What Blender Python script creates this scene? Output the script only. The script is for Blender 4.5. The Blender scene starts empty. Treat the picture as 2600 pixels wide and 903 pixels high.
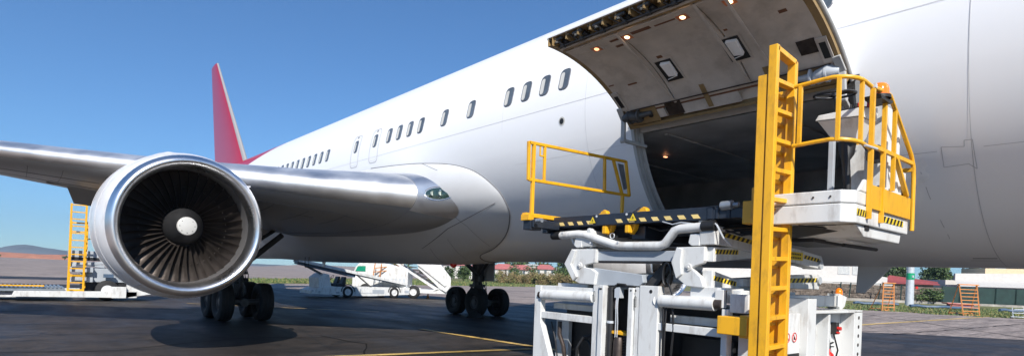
import bpy, bmesh, math, random
from mathutils import Vector, Matrix
random.seed(7)
PI = math.pi
def lerp(a, b_, t): return a + (b_ - a) * t
C = bpy.context.scene.collection
V3 = Vector
rad = math.radians

# ------------------------------------------------------------------ materials
MATS = {}
def paint(name, rgb, rough=0.5, metal=0.0, var=0.08, scale=3.0, bump=0.0, bscale=40.0, spec=0.5, coat=0.0,
          rough_var=0.0, stretch=(1, 1, 1), dirt=None, dirt_amt=0.0, dirt_scale=1.2, detail=5.0):
    m = bpy.data.materials.new(name); m.use_nodes = True
    nt = m.node_tree; N = nt.nodes; L = nt.links
    b = N['Principled BSDF']
    b.inputs['Roughness'].default_value = rough; b.inputs['Metallic'].default_value = metal
    b.inputs['Specular IOR Level'].default_value = spec; b.inputs['Coat Weight'].default_value = coat
    tc = N.new('ShaderNodeTexCoord'); mp = N.new('ShaderNodeMapping'); mp.inputs['Scale'].default_value = stretch
    L.new(tc.outputs['Object'], mp.inputs['Vector'])
    n1 = N.new('ShaderNodeTexNoise'); n1.inputs['Scale'].default_value = scale; n1.inputs['Detail'].default_value = detail
    L.new(mp.outputs[0], n1.inputs['Vector'])
    r = N.new('ShaderNodeMapRange'); r.inputs['From Min'].default_value = 0.3; r.inputs['From Max'].default_value = 0.7
    r.inputs['To Min'].default_value = 1 - var; r.inputs['To Max'].default_value = 1 + var
    L.new(n1.outputs['Fac'], r.inputs['Value'])
    mx = N.new('ShaderNodeMix'); mx.data_type = 'RGBA'; mx.blend_type = 'MULTIPLY'; mx.inputs['Factor'].default_value = 1
    mx.inputs['A'].default_value = (*rgb, 1)
    L.new(r.outputs[0], mx.inputs['B'])
    out = mx.outputs['Result']
    if dirt is not None:
        n2 = N.new('ShaderNodeTexNoise'); n2.inputs['Scale'].default_value = dirt_scale; n2.inputs['Detail'].default_value = 8
        n2.inputs['Roughness'].default_value = 0.65
        L.new(mp.outputs[0], n2.inputs['Vector'])
        r2 = N.new('ShaderNodeMapRange'); r2.inputs['From Min'].default_value = 0.5; r2.inputs['From Max'].default_value = 0.75
        r2.inputs['To Max'].default_value = dirt_amt
        L.new(n2.outputs['Fac'], r2.inputs['Value'])
        m2 = N.new('ShaderNodeMix'); m2.data_type = 'RGBA'; m2.inputs['B'].default_value = (*dirt, 1)
        L.new(r2.outputs[0], m2.inputs['Factor']); L.new(out, m2.inputs['A']); out = m2.outputs['Result']
    L.new(out, b.inputs['Base Color'])
    if rough_var:
        r3 = N.new('ShaderNodeMapRange'); r3.inputs['From Min'].default_value = 0.3; r3.inputs['From Max'].default_value = 0.7
        r3.inputs['To Min'].default_value = max(0.02, rough - rough_var); r3.inputs['To Max'].default_value = rough + rough_var
        L.new(n1.outputs['Fac'], r3.inputs['Value']); L.new(r3.outputs[0], b.inputs['Roughness'])
    if bump:
        n3 = N.new('ShaderNodeTexNoise'); n3.inputs['Scale'].default_value = bscale; n3.inputs['Detail'].default_value = 4
        L.new(tc.outputs['Object'], n3.inputs['Vector'])
        bp = N.new('ShaderNodeBump'); bp.inputs['Strength'].default_value = bump; bp.inputs['Distance'].default_value = 0.02
        L.new(n3.outputs['Fac'], bp.inputs['Height']); L.new(bp.outputs[0], b.inputs['Normal'])
    m['b'] = 1
    MATS[name] = m
    return m

def emit(name, rgb, s):
    m = paint(name, rgb, 0.3, var=0)
    b = m.node_tree.nodes['Principled BSDF']
    b.inputs['Emission Color'].default_value = (*rgb, 1); b.inputs['Emission Strength'].default_value = s
    return m

white_paint = paint('fuselage_white', (0.84, 0.84, 0.84), 0.32, var=0.02, scale=0.6, coat=0.15, dirt=(0.5, 0.47, 0.42), dirt_amt=0.12, dirt_scale=0.5, stretch=(1, 0.25, 1))
grey_paint = paint('fairing_grey', (0.62, 0.625, 0.63), 0.33, var=0.04, scale=0.8, dirt=(0.36, 0.33, 0.3), dirt_amt=0.3, dirt_scale=0.7, stretch=(1, 0.4, 1))
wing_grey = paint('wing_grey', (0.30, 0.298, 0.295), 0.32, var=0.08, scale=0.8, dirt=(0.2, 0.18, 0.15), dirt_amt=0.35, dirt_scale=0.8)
bare_metal = paint('bare_aluminium', (0.84, 0.845, 0.85), 0.48, metal=1.0, var=0.09, scale=1.4, rough_var=0.08, bump=0.03, bscale=1.5, detail=8)
lip_metal = paint('polished_inlet', (0.86, 0.86, 0.86), 0.3, metal=1.0, var=0.06, scale=2, rough_var=0.05, detail=8)
liner_metal = paint('inlet_liner', (0.16, 0.155, 0.155), 0.42, metal=0.4, var=0.12, scale=4)
nacelle_white = paint('nacelle_white', (0.70, 0.70, 0.71), 0.3, var=0.03, dirt=(0.28, 0.23, 0.18), dirt_amt=0.5, dirt_scale=1.6, coat=0.1)
fin_red = paint('fin_red', (0.42, 0.012, 0.03), 0.3, var=0.05, coat=0.2)
seam_dark = paint('seam', (0.16, 0.16, 0.17), 0.7, var=0.1)
seam_faint = paint('seam_faint', (0.5, 0.5, 0.51), 0.6, var=0.1)
glass_dark = paint('window_glass', (0.10, 0.12, 0.14), 0.06, var=0.3, scale=2.5, spec=0.8, coat=0.3)
pale_mat = paint('pale_beige', (0.55, 0.54, 0.50), 0.5, var=0.05)
frame_grey = paint('window_rim', (0.18, 0.18, 0.19), 0.4, metal=0.4)
blade_mat = paint('fan_blade', (0.105, 0.088, 0.078), 0.36, metal=0.75, var=0.2, scale=5, rough_var=0.08)
black_rub = paint('rubber', (0.012, 0.012, 0.0125), 0.75, var=0.3, scale=6, bump=0.1)
rim_mat = paint('wheel_rim', (0.10, 0.10, 0.105), 0.45, metal=0.3, var=0.2, scale=9)
white_rim = paint('truck_rim', (0.6, 0.6, 0.6), 0.45, var=0.15, scale=8)
strut_mat = paint('gear_steel', (0.08, 0.08, 0.08), 0.5, metal=0.3, var=0.3, scale=7, dirt=(0.05, 0.045, 0.04), dirt_amt=0.7, dirt_scale=5)
chrome = paint('chrome', (0.8, 0.8, 0.8), 0.12, metal=1.0, var=0.05)
lining = paint('door_lining', (0.54, 0.49, 0.44), 0.6, var=0.14, scale=3, bump=0.08, bscale=25, dirt=(0.10, 0.07, 0.05), dirt_amt=0.35, dirt_scale=3.5)
primer = paint('primer_ochre', (0.28, 0.19, 0.085), 0.55, var=0.3, scale=6, dirt=(0.07, 0.05, 0.03), dirt_amt=0.7, dirt_scale=6)
rust_strip = paint('scuffed_strip', (0.16, 0.07, 0.035), 0.7, var=0.3, scale=9)
jamb_mat = paint('door_jamb', (0.42, 0.42, 0.41), 0.5, var=0.12, scale=5, dirt=(0.2, 0.18, 0.15), dirt_amt=0.4, dirt_scale=5)
hold_mat = paint('hold_lining', (0.42, 0.42, 0.42), 0.45, var=0.3, scale=1.5, bump=0.1, bscale=8)
seal_mat = paint('door_seal', (0.30, 0.30, 0.29), 0.6, var=0.2, scale=6)
yellow = paint('safety_yellow', (0.78, 0.395, 0.015), 0.38, var=0.06, scale=4, coat=0.1, dirt=(0.20, 0.10, 0.03), dirt_amt=0.55, dirt_scale=9, stretch=(1, 1, .4))
loader_white = paint('loader_white', (0.64, 0.645, 0.63), 0.42, var=0.06, scale=3, coat=0.05, dirt=(0.20, 0.15, 0.11), dirt_amt=0.6, dirt_scale=7, stretch=(1, 1, .35))
loader_grey = paint('loader_grey', (0.36, 0.39, 0.42), 0.45, var=0.1, scale=3)
navy = paint('deck_navy', (0.018, 0.024, 0.036), 0.35, var=0.2, scale=4, dirt=(0.05, 0.05, 0.05), dirt_amt=0.4, dirt_scale=5)
black = paint('matt_black', (0.015, 0.015, 0.016), 0.5, var=0.3, scale=6)
hose_black = paint('hose_black', (0.012, 0.012, 0.013), 0.35, var=0.2, scale=6)
machine_dark = paint('oily_steel', (0.06, 0.045, 0.038), 0.5, metal=0.5, var=0.4, scale=12)
roller_steel = paint('roller_steel', (0.30, 0.33, 0.36), 0.35, metal=0.5, var=0.15, scale=6)
stripe_yellow = paint('stripe_yellow', (0.75, 0.55, 0.03), 0.5, var=0.08)
cream_tape = paint('pale_tape', (0.78, 0.58, 0.22), 0.5, var=0.1)
amber = paint('amber_lens', (0.85, 0.2, 0.01), 0.15, var=0.04, coat=0.5)
red_paint = paint('signal_red', (0.6, 0.02, 0.015), 0.3, var=0.05, coat=0.3)
green_paint = paint('green_paint', (0.01, 0.3, 0.14), 0.4, var=0.1)
blue_paint = paint('blue_grey_paint', (0.07, 0.11, 0.17), 0.45, var=0.2, scale=3)
orange_paint = paint('orange_paint', (0.60, 0.24, 0.07), 0.45, var=0.1, scale=5, dirt=(0.3, 0.12, 0.04), dirt_amt=0.5)
lamp_lit = emit('lit_lamp', (1.0, 0.62, 0.34), 3.0)
lamp_box = paint('lamp_box', (0.55, 0.2, 0.08), 0.5, var=.3, scale=20)
skylit_trim = paint('skylit_trim', (0.92, 0.92, 0.92), 0.3, var=.02)
lamp_dim = emit('dim_lamp', (1.0, 0.42, 0.2), 1.6)
galv = paint('galvanised', (0.52, 0.55, 0.58), 0.4, metal=0.2, var=0.1, scale=3)
wall_white = paint('wall_white', (0.5, 0.48, 0.45), 0.8, var=0.06, scale=2)
wall_cream = paint('wall_cream', (0.6, 0.47, 0.3), 0.8, var=0.08)
roof_red = paint('roof_red', (0.24, 0.05, 0.05), 0.6, var=0.15, scale=3)
roof_tile = paint('roof_tile', (0.40, 0.13, 0.12), 0.7, var=0.15, scale=1.5)
net_green = paint('fence_netting', (0.010, 0.032, 0.027), 0.7, var=0.3, scale=0.8)
stone_mat = paint('stone', (0.15, 0.12, 0.095), 0.9, var=0.4, scale=2.2, bump=0.6, bscale=6, dirt=(0.03, 0.03, 0.025), dirt_amt=0.8, dirt_scale=2.5)
leaf_mats = [paint('leaf_a', (0.06, 0.10, 0.03), 0.6, var=0.4, scale=1.5), paint('leaf_b', (0.10, 0.15, 0.045), 0.6, var=0.4, scale=1.5),
             paint('leaf_c', (0.022, 0.045, 0.014), 0.6, var=0.4, scale=1.5)]
dry_mats = [paint('dry_leaf_a', (0.30, 0.22, 0.11), 0.8, var=0.4, scale=1), paint('dry_leaf_b', (0.20, 0.19, 0.07), 0.8, var=0.4, scale=1), paint('dry_leaf_c', (0.16, 0.12, 0.06), 0.8, var=0.4, scale=1)]
bark = paint('bark', (0.09, 0.06, 0.04), 0.9, var=0.3, scale=5)

# red tail area on the fuselage paint
def tail_paint():
    m = white_paint; nt = m.node_tree; N = nt.nodes; L = nt.links
    b = N['Principled BSDF']; src = b.inputs['Base Color'].links[0].from_socket
    tc = N.new('ShaderNodeTexCoord'); sp = N.new('ShaderNodeSeparateXYZ'); L.new(tc.outputs['Object'], sp.inputs[0])
    a = N.new('ShaderNodeMath'); a.operation = 'MULTIPLY_ADD'; a.inputs[1].default_value = 4.0
    L.new(sp.outputs['Z'], a.inputs[0]); L.new(sp.outputs['Y'], a.inputs[2])
    c = N.new('ShaderNodeMath'); c.operation = 'GREATER_THAN'; c.inputs[1].default_value = 26.2 - 12 + 4 * 6.4
    L.new(a.outputs[0], c.inputs[0])
    mx = N.new('ShaderNodeMix'); mx.data_type = 'RGBA'; mx.inputs['B'].default_value = (0.42, 0.012, 0.03, 1)
    L.new(c.outputs[0], mx.inputs['Factor']); L.new(src, mx.inputs['A']); L.new(mx.outputs['Result'], b.inputs['Base Color'])
tail_paint()

# ------------------------------------------------------------------ mesh builder
class MB:
    def __init__(s): s.v = []; s.f = []; s.m = []
    def add(s, vs, fs, mi=0):
        o = len(s.v); s.v += [tuple(v) for v in vs]
        s.f += [tuple(i + o for i in f) for f in fs]; s.m += [mi] * len(fs); return s
    def box(s, x0, x1, y0, y1, z0, z1, mi=0):
        vs = [(x, y, z) for x in (min(x0, x1), max(x0, x1)) for y in (min(y0, y1), max(y0, y1)) for z in (min(z0, z1), max(z0, z1))]
        return s.add(vs, [(0, 1, 3, 2), (4, 6, 7, 5), (0, 4, 5, 1), (2, 3, 7, 6), (0, 2, 6, 4), (1, 5, 7, 3)], mi)
    def obox(s, c, ax, ay, az, mi=0):
        c, ax, ay, az = V3(c), V3(ax) / 2, V3(ay) / 2, V3(az) / 2
        vs = [c + i * ax + j * ay + k * az for i in (-1, 1) for j in (-1, 1) for k in (-1, 1)]
        return s.add(vs, [(0, 1, 3, 2), (4, 6, 7, 5), (0, 4, 5, 1), (2, 3, 7, 6), (0, 2, 6, 4), (1, 5, 7, 3)], mi)
    def bar(s, p, q, w, h, up=(0, 0, 1), mi=0):
        p, q = V3(p), V3(q); d = q - p; up = V3(up)
        side = d.cross(up)
        if side.length < 1e-6: side = d.cross(V3((1, 0, 0)))
        side.normalize(); u = side.cross(d).normalized()
        return s.obox((p + q) / 2, d, side * w, u * h, mi)
    def tube(s, pts, r, n=10, mi=0, cap=True, closed=False):
        pts = [V3(p) for p in pts]; k = len(pts)
        rr = r if isinstance(r, (list, tuple)) else [r] * k
        up = None; rings = []
        for i, p in enumerate(pts):
            if closed: t = (pts[(i + 1) % k] - pts[i - 1])
            else: t = (pts[min(i + 1, k - 1)] - pts[max(i - 1, 0)])
            t.normalize()
            if up is None:
                up = V3((0, 0, 1)) if abs(t.z) < 0.9 else V3((1, 0, 0))
            a = t.cross(up); a.normalize(); b = a.cross(t).normalized(); up = b
            rings.append([p + (a * math.cos(2 * PI * j / n) + b * math.sin(2 * PI * j / n)) * rr[i] for j in range(n)])
        vs = [v for ring in rings for v in ring]; fs = []
        for i in range(k if closed else k - 1):
            for j in range(n):
                i2 = (i + 1) % k
                fs.append((i * n + j, i * n + (j + 1) % n, i2 * n + (j + 1) % n, i2 * n + j))
        if cap and not closed:
            fs.append(tuple(range(n - 1, -1, -1))); fs.append(tuple((k - 1) * n + j for j in range(n)))
        return s.add(vs, fs, mi)
    def lathe(s, o, axis, prof, n=32, mi=0):
        o = V3(o); ax = V3(axis).normalized()
        a = ax.cross(V3((0, 0, 1)) if abs(ax.z) < 0.9 else V3((1, 0, 0))).normalized(); b = ax.cross(a).normalized()
        vs = []; fs = []
        for (t, r) in prof:
            for j in range(n):
                an = 2 * PI * j / n
                vs.append(o + ax * t + (a * math.cos(an) + b * math.sin(an)) * max(r, 1e-4))
        for i in range(len(prof) - 1):
            for j in range(n):
                fs.append((i * n + j, (i + 1) * n + j, (i + 1) * n + (j + 1) % n, i * n + (j + 1) % n))
        return s.add(vs, fs, mi)
    def cyl(s, p, q, r, n=16, mi=0): return s.tube([p, q], r, n, mi)
    def prism(s, poly, ext, mi=0):
        poly = [V3(p) for p in poly]; e = V3(ext); k = len(poly)
        vs = poly + [p + e for p in poly]
        fs = [tuple(range(k)), tuple(range(2 * k - 1, k - 1, -1))] + [(i, i + k, (i + 1) % k + k, (i + 1) % k) for i in range(k)]
        return s.add(vs, fs, mi)
    def grid(s, fn, us, vs_, mi=0, closed_u=False):
        vv = [fn(u, w) for u in us for w in vs_]; nu, nv = len(us), len(vs_); fs = []
        for i in range(nu if closed_u else nu - 1):
            for j in range(nv - 1):
                i2 = (i + 1) % nu
                fs.append((i * nv + j, i2 * nv + j, i2 * nv + j + 1, i * nv + j + 1))
        return s.add(vv, fs, mi)
    def build(s, name, mat, parent=None, bevel=0.0, smooth=None, fix=True, merge=True):
        me = bpy.data.meshes.new(name)
        base = V3((0, 0, 0)); p = parent
        while p is not None:
            base += p.location; p = p.parent
        me.from_pydata([(a - base.x, b - base.y, c - base.z) for a, b, c in s.v], [], s.f)
        ms = mat if isinstance(mat, (list, tuple)) else [mat]
        for m in ms: me.materials.append(m)
        me.polygons.foreach_set('material_index', s.m)
        if fix:
            bm = bmesh.new(); bm.from_mesh(me)
            if merge: bmesh.ops.remove_doubles(bm, verts=bm.verts, dist=1e-5)
            bmesh.ops.recalc_face_normals(bm, faces=bm.faces); bm.to_mesh(me); bm.free()
        if smooth is not None:
            me.polygons.foreach_set('use_smooth', [True] * len(me.polygons))
            me.set_sharp_from_angle(angle=rad(smooth))
        me.update()
        o = bpy.data.objects.new(name, me); C.objects.link(o)
        if parent: o.parent = parent
        if bevel:
            b = o.modifiers.new('bevel', 'BEVEL'); b.width = bevel; b.segments = 2; b.limit_method = 'ANGLE'; b.angle_limit = rad(35)
            b.harden_normals = False
        return o

def thing(name, label, cat, loc, group=None):
    o = bpy.data.objects.new(name, None); C.objects.link(o); o.location = loc; o.empty_display_size = 0.3
    tag(o, label, cat, group); return o
def tag(o, label=None, cat=None, group=None, kind=None):
    if label: o['label'] = label
    if cat: o['category'] = cat
    if group: o['group'] = group
    if kind: o['kind'] = kind
    return o
def copy_tree(o, parent=None):
    c = o.copy(); C.objects.link(c); c.parent = parent
    for ch in list(o.children): copy_tree(ch, c)
    return c

# ------------------------------------------------------------------ camera
H = 1.712
th, roll, pit = rad(40.2262), 0.041212, 0.0077224
Fv = V3((math.sin(th), math.cos(th), 0)); Rr = V3((math.cos(th), -math.sin(th), 0)); Z = V3((0, 0, 1))
fwd = Fv * math.cos(pit) + Z * math.sin(pit); upv = Z * math.cos(pit) - Fv * math.sin(pit)
cr = Rr * math.cos(roll) + upv * math.sin(roll); cu = upv * math.cos(roll) - Rr * math.sin(roll)
cam = bpy.data.cameras.new('camera'); co = bpy.data.objects.new('camera', cam); C.objects.link(co)
M = Matrix((cr, cu, -fwd)).transposed().to_4x4(); M.translation = V3((0, 0, H)); co.matrix_world = M
cam.sensor_width = 36; cam.lens = 36 * 1486.22 / 2600; cam.shift_y = (688.31 - 451.5) / 2600
cam.clip_start = 0.1; cam.clip_end = 20000
bpy.context.scene.camera = co
def bg(T, s, z=0): return Fv * T + Rr * s + Z * z       # distance T along the apron, s to the side

# ------------------------------------------------------------------ light
SUN = V3((-0.70, -1.07, 1.0)).normalized()
w = bpy.data.worlds.new('World'); bpy.context.scene.world = w; w.use_nodes = True
nt = w.node_tree; bgn = nt.nodes['Background']
sky = nt.nodes.new('ShaderNodeTexSky'); sky.sky_type = 'NISHITA'; sky.sun_disc = False
sky.sun_elevation = math.asin(SUN.z); sky.sun_rotation = math.atan2(SUN.x, SUN.y) % (2 * PI)
sky.air_density = 1.0; sky.dust_density = 0.0; sky.ozone_density = 3.5; sky.altitude = 300
gm = nt.nodes.new('ShaderNodeGamma'); gm.inputs['Gamma'].default_value = 0.85
hs = nt.nodes.new('ShaderNodeMix'); hs.data_type = 'RGBA'; hs.blend_type = 'MULTIPLY'; hs.inputs['Factor'].default_value = 1.0; hs.inputs['B'].default_value = (0.56, 0.88, 1.2, 1)
nt.links.new(sky.outputs[0], gm.inputs['Color']); nt.links.new(gm.outputs[0], hs.inputs['A'])
nt.links.new(hs.outputs['Result'], bgn.inputs['Color']); bgn.inputs['Strength'].default_value = 0.086
sl = bpy.data.lights.new('sun', 'SUN'); sl.energy = 4.2; sl.angle = rad(0.53); sl.color = (1.0, 0.955, 0.89)
so = bpy.data.objects.new('sun', sl); C.objects.link(so); so.rotation_euler = (-SUN).to_track_quat('-Z', 'Y').to_euler()
so.location = (0, 0, 40)
vs = bpy.context.scene.view_settings
vs.view_transform = 'Standard'; vs.look = 'None'; vs.exposure = 0.68; vs.gamma = 1; vs.use_curve_mapping = False

# ------------------------------------------------------------------ ground
def ground_mat(name, c1, c2, c3, rough, scale=0.25, crack=0.0):
    m = bpy.data.materials.new(name); m.use_nodes = True; nt = m.node_tree; N = nt.nodes; L = nt.links; b = N['Principled BSDF']
    tc = N.new('ShaderNodeTexCoord')
    def noise(s, d, st=(1, 1, 1), dist=0):
        mp = N.new('ShaderNodeMapping'); mp.inputs['Scale'].default_value = st; L.new(tc.outputs['Object'], mp.inputs[0])
        n = N.new('ShaderNodeTexNoise'); n.inputs['Scale'].default_value = s; n.inputs['Detail'].default_value = d; n.inputs['Roughness'].default_value = 0.6
        n.inputs['Distortion'].default_value = dist
        L.new(mp.outputs[0], n.inputs['Vector']); return n.outputs['Fac']
    def rng(a, f0, f1, t0, t1):
        r = N.new('ShaderNodeMapRange'); r.inputs[1].default_value = f0; r.inputs[2].default_value = f1; r.inputs[3].default_value = t0; r.inputs[4].default_value = t1
        L.new(a, r.inputs[0]); return r.outputs[0]
    def mix(f, a, bb, mode='MIX'):
        x = N.new('ShaderNodeMix'); x.data_type = 'RGBA'; x.blend_type = mode
        if isinstance(f, float): x.inputs['Factor'].default_value = f
        else: L.new(f, x.inputs['Factor'])
        for k, q in (('A', a), ('B', bb)):
            if isinstance(q, tuple): x.inputs[k].default_value = (*q, 1)
            else: L.new(q, x.inputs[k])
        return x.outputs['Result']
    big = rng(noise(scale, 6, (1, 0.35, 1), 0.4), 0.38, 0.62, 0, 1)
    spots = rng(noise(1.3, 10, (1, 1, 1), 1.2), 0.52, 0.68, 0, 1.0)
    col = mix(big, c1, c2); col = mix(spots, col, c3)
    streak = rng(noise(0.9, 10, (0.22, 1.6, 1), 0.6), 0.35, 0.68, 0.62, 1.42)
    col = mix(1.0, col, streak, 'MULTIPLY')
    col = mix(1.0, col, rng(noise(4.5, 10, (0.5, 1.3, 1), 1.0), 0.35, 0.65, 0.72, 1.32), 'MULTIPLY')
    col = mix(rng(noise(11, 6, (0.5, 1.2, 1)), 0.66, 0.74, 0, 0.35), col, tuple(min(1, c * 3.2) for c in c2))
    fine = rng(noise(60, 3), 0.3, 0.7, 0.75, 1.25); col = mix(1.0, col, fine, 'MULTIPLY')
    if crack:
        vo = N.new('ShaderNodeTexVoronoi'); vo.feature = 'DISTANCE_TO_EDGE'; vo.inputs['Scale'].default_value = 0.16
        ns = N.new('ShaderNodeTexNoise'); ns.inputs['Scale'].default_value = 1.2; ns.inputs['Detail'].default_value = 6; L.new(tc.outputs['Object'], ns.inputs['Vector'])
        ma = N.new('ShaderNodeMix'); ma.data_type = 'VECTOR'; ma.inputs['Factor'].default_value = 0.12
        L.new(tc.outputs['Object'], ma.inputs['A']); L.new(ns.outputs['Color'], ma.inputs['B']); L.new(ma.outputs['Result'], vo.inputs['Vector'])
        cf = rng(vo.outputs['Distance'], 0.0, 0.008, crack, 0); col = mix(cf, col, (0.012, 0.012, 0.012))
    L.new(col, b.inputs['Base Color'])
    L.new(rng(noise(0.8, 6, (1, 0.4, 1), 0.5), 0.3, 0.7, rough - 0.13, rough + 0.1), b.inputs['Roughness'])
    b.inputs['Specular IOR Level'].default_value = 0.4
    bp = N.new('ShaderNodeBump'); bp.inputs['Strength'].default_value = 0.35; bp.inputs['Distance'].default_value = 0.01
    L.new(noise(90, 4), bp.inputs['Height']); L.new(bp.outputs[0], b.inputs['Normal'])
    return m
asphalt = ground_mat('asphalt', (0.023, 0.0178, 0.0145), (0.050, 0.039, 0.032), (0.0115, 0.0095, 0.0085), 0.62, crack=0.6)
concrete = ground_mat('old_concrete', (0.235, 0.19, 0.165), (0.29, 0.235, 0.20), (0.16, 0.13, 0.115), 0.75, 0.12, crack=0.25)
earth = ground_mat('red_earth', (0.36, 0.15, 0.09), (0.42, 0.19, 0.115), (0.28, 0.12, 0.07), 0.9, 0.05)
grassm = ground_mat('grass', (0.10, 0.125, 0.03), (0.17, 0.155, 0.055), (0.25, 0.20, 0.09), 0.9, 0.12)
line_mat = ground_mat('yellow_line_paint', (0.5, 0.33, 0.09), (0.55, 0.38, 0.13), (0.2, 0.14, 0.07), 0.6, 0.6)

def sheet(name, pts, z, mat):
    mb = MB(); mb.add([(x, y, z) for x, y in pts], [tuple(range(len(pts)))])
    o = mb.build(name, mat, fix=False); tag(o, kind='structure')
    if o.data.polygons[0].normal.z < 0: o.data.flip_normals()
    return o
sheet('ground', [(-4000, -600), (4000, -600), (4000, 9000), (-4000, 9000)], 0, asphalt)
sheet('concrete_apron', [(-1500, 44), (-60, 45), (8, 47), (17, 47), (24.5, 33), (24.5, 14), (24.2, 10.6), (28, 8.0), (33, 2), (60, -80), (900, -80), (2500, 4000), (-1500, 4000)], 0.004, concrete)
sheet('concrete_apron', [(-400, -300), (60, -300), (60, -1.5), (1.5, -1.5), (-3, 2), (-3, 40), (-400, 40)], 0.004, concrete)  # unseen apron behind the camera, added to bounce light onto the fuselage
sheet('dark_taxiway', [(-300, 52), (12, 56), (14, 63), (-300, 60)], 0.008, asphalt)
sheet('grass_verge', [(5, 62), (17.5, 58.5), (26, 62), (48, 69), (80, 78), (150, 70), (320, 60), (420, 300), (312, 304), (117, 168), (60, 118), (35, 92), (24, 80), (5, 78)], 0.008, grassm)
sheet('grass_bank', [tuple(bg(T, s)[:2]) for T, s in ((50, 28), (52, 33), (47.5, 37.6), (45.5, 42), (44, 60), (95, 110), (95, 95), (95, 53), (92, 40), (75, 38))], 0.008, grassm)
def line(name, a, b, wd, z=0.012):
    a, b = V3((*a, 0)), V3((*b, 0)); d = (b - a).normalized(); n = V3((-d.y, d.x, 0)) * wd / 2
    return sheet(name, [tuple((a + n)[:2]), tuple((b + n)[:2]), tuple((b - n)[:2]), tuple((a - n)[:2])], z, line_mat)
line('apron_marking', (9.35, 15.2), (10.05, 7.2), 0.22)
line('apron_marking', (4.2, 10.95), (9.4, 10.28), 0.2)
line('apron_marking', (26.2, 10.9), (75, 11.4), 0.32)
line('apron_marking', (5.5, 27.5), (11.5, 22.0), 0.14)
tar = paint('tar_sealant', (0.011, 0.010, 0.010), 0.85, var=.2, spec=0.15)
def seam_line(pts, wd, rng_seed):
    rg = random.Random(rng_seed); P = []
    for (a, b) in zip(pts, pts[1:]):
        a, b = V3((*a, 0)), V3((*b, 0)); n = max(2, int((b - a).length / .6)); nn = V3((-(b - a).y, (b - a).x, 0)).normalized()
        for i in range(n): P.append(a.lerp(b, i / n) + nn * rg.uniform(-.05, .05))
    m = MB(); L_ = []; R_ = []
    for i in range(len(P)):
        d = (P[min(i + 1, len(P) - 1)] - P[max(i - 1, 0)]).normalized(); n_ = V3((-d.y, d.x, 0)) * wd * rg.uniform(.3, .7)
        L_.append(P[i] + n_ + Z * .010); R_.append(P[i] - n_ + Z * .010)
    k = len(P); m.add(L_ + R_, [(k + i, k + i + 1, i + 1, i) for i in range(k - 1)]); tag(m.build('tar_seam', tar, fix=False), kind='structure')
seam_line([(-2, 14), (1.5, 13.2), (4, 14.5), (8, 13.5), (10, 14.4)], .035, 1)
seam_line([(4.5, 9), (6.2, 12.5), (5.8, 15)], .04, 3)
seam_line([(-4, 22), (1, 24), (8, 24.5), (16, 27), (24, 26)], .07, 4)
seam_line([(-8, 33), (4, 36), (14, 38), (26, 37)], .1, 5)
seam_line([(27, 8), (40, 7.6), (60, 7.2)], .1, 6); seam_line([(30, 3), (42, 12), (50, 18)], .1, 7)
# earth bank and hills
mb = MB()
for i in range(24):
    s0 = -690 + i * 20; hgt = min(1, (23 - i) / 3) * 3.7 + 1.0 * math.sin(i * 0.7) + random.random() * 0.5
    p = bg(430, s0); p2 = bg(445, s0)
    mb.v += [tuple(p), tuple(p2 + Z * hgt), tuple(bg(520, s0) + Z * hgt * 0.9)]
    if i: k = i * 3; mb.f += [(k - 3, k, k + 1, k - 2), (k - 2, k + 1, k + 2, k - 1)]; mb.m += [0, 0]
tag(mb.build('earth_bank', earth, smooth=60), kind='structure')
mb = MB()
for i in range(40):
    s0 = -250 + i * 16; hgt = 5.0 * min(1, (i + 1) / 3, (40 - i) / 4) + .3 * math.sin(i)
    mb.v += [tuple(bg(560, s0)), tuple(bg(620, s0) + Z * hgt), tuple(bg(700, s0) + Z * hgt)]
    if i: k = i * 3; mb.f += [(k - 3, k, k + 1, k - 2), (k - 2, k + 1, k + 2, k - 1)]; mb.m += [0, 0]
tag(mb.build('embankment', concrete, smooth=60), kind='structure')
hill_mat = paint('hill_scrub', (0.10, 0.12, 0.13), 0.95, var=0.3, scale=0.01)
mb = MB(); us = [i for i in range(121)]
def hz(s):
    t = (s + 1312) / 100.0
    return 19 + 10 * math.exp(-((t - 0.75) / 0.7) ** 2) + 5 * math.sin(t * 1.7) + 3 * math.sin(t * 4.1) - 2.2 * max(t - 1, 0) ** 1.0
def hillp(i, j):
    s0 = -1750 + i * 25
    fr = [0, 0.35, 0.75, 1.0, 0.9][j]
    return tuple(bg(1500 + j * 60, s0 * (1500 + j * 60) / 1500.0) + Z * (max(hz(s0), 6) * fr + random.uniform(-1, 1) * (0.8 if j else 0)))
mb.grid(hillp, us, range(5)); tag(mb.build('hills', hill_mat, smooth=80), kind='structure')
hz_box = MB(); hz_box.box(-2600, 2600, -400, 2900, -1, 160)
hm = bpy.data.materials.new('air'); hm.use_nodes = True; hn = hm.node_tree
hn.nodes.remove(hn.nodes['Principled BSDF']); pv = hn.nodes.new('ShaderNodeVolumePrincipled')
pv.inputs['Color'].default_value = (0.55, 0.70, 0.92, 1); pv.inputs['Density'].default_value = 0.00018; pv.inputs['Anisotropy'].default_value = 0.2
hn.links.new(pv.outputs[0], hn.nodes['Material Output'].inputs['Volume'])
tag(hz_box.build('haze', hm), kind='stuff')

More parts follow.
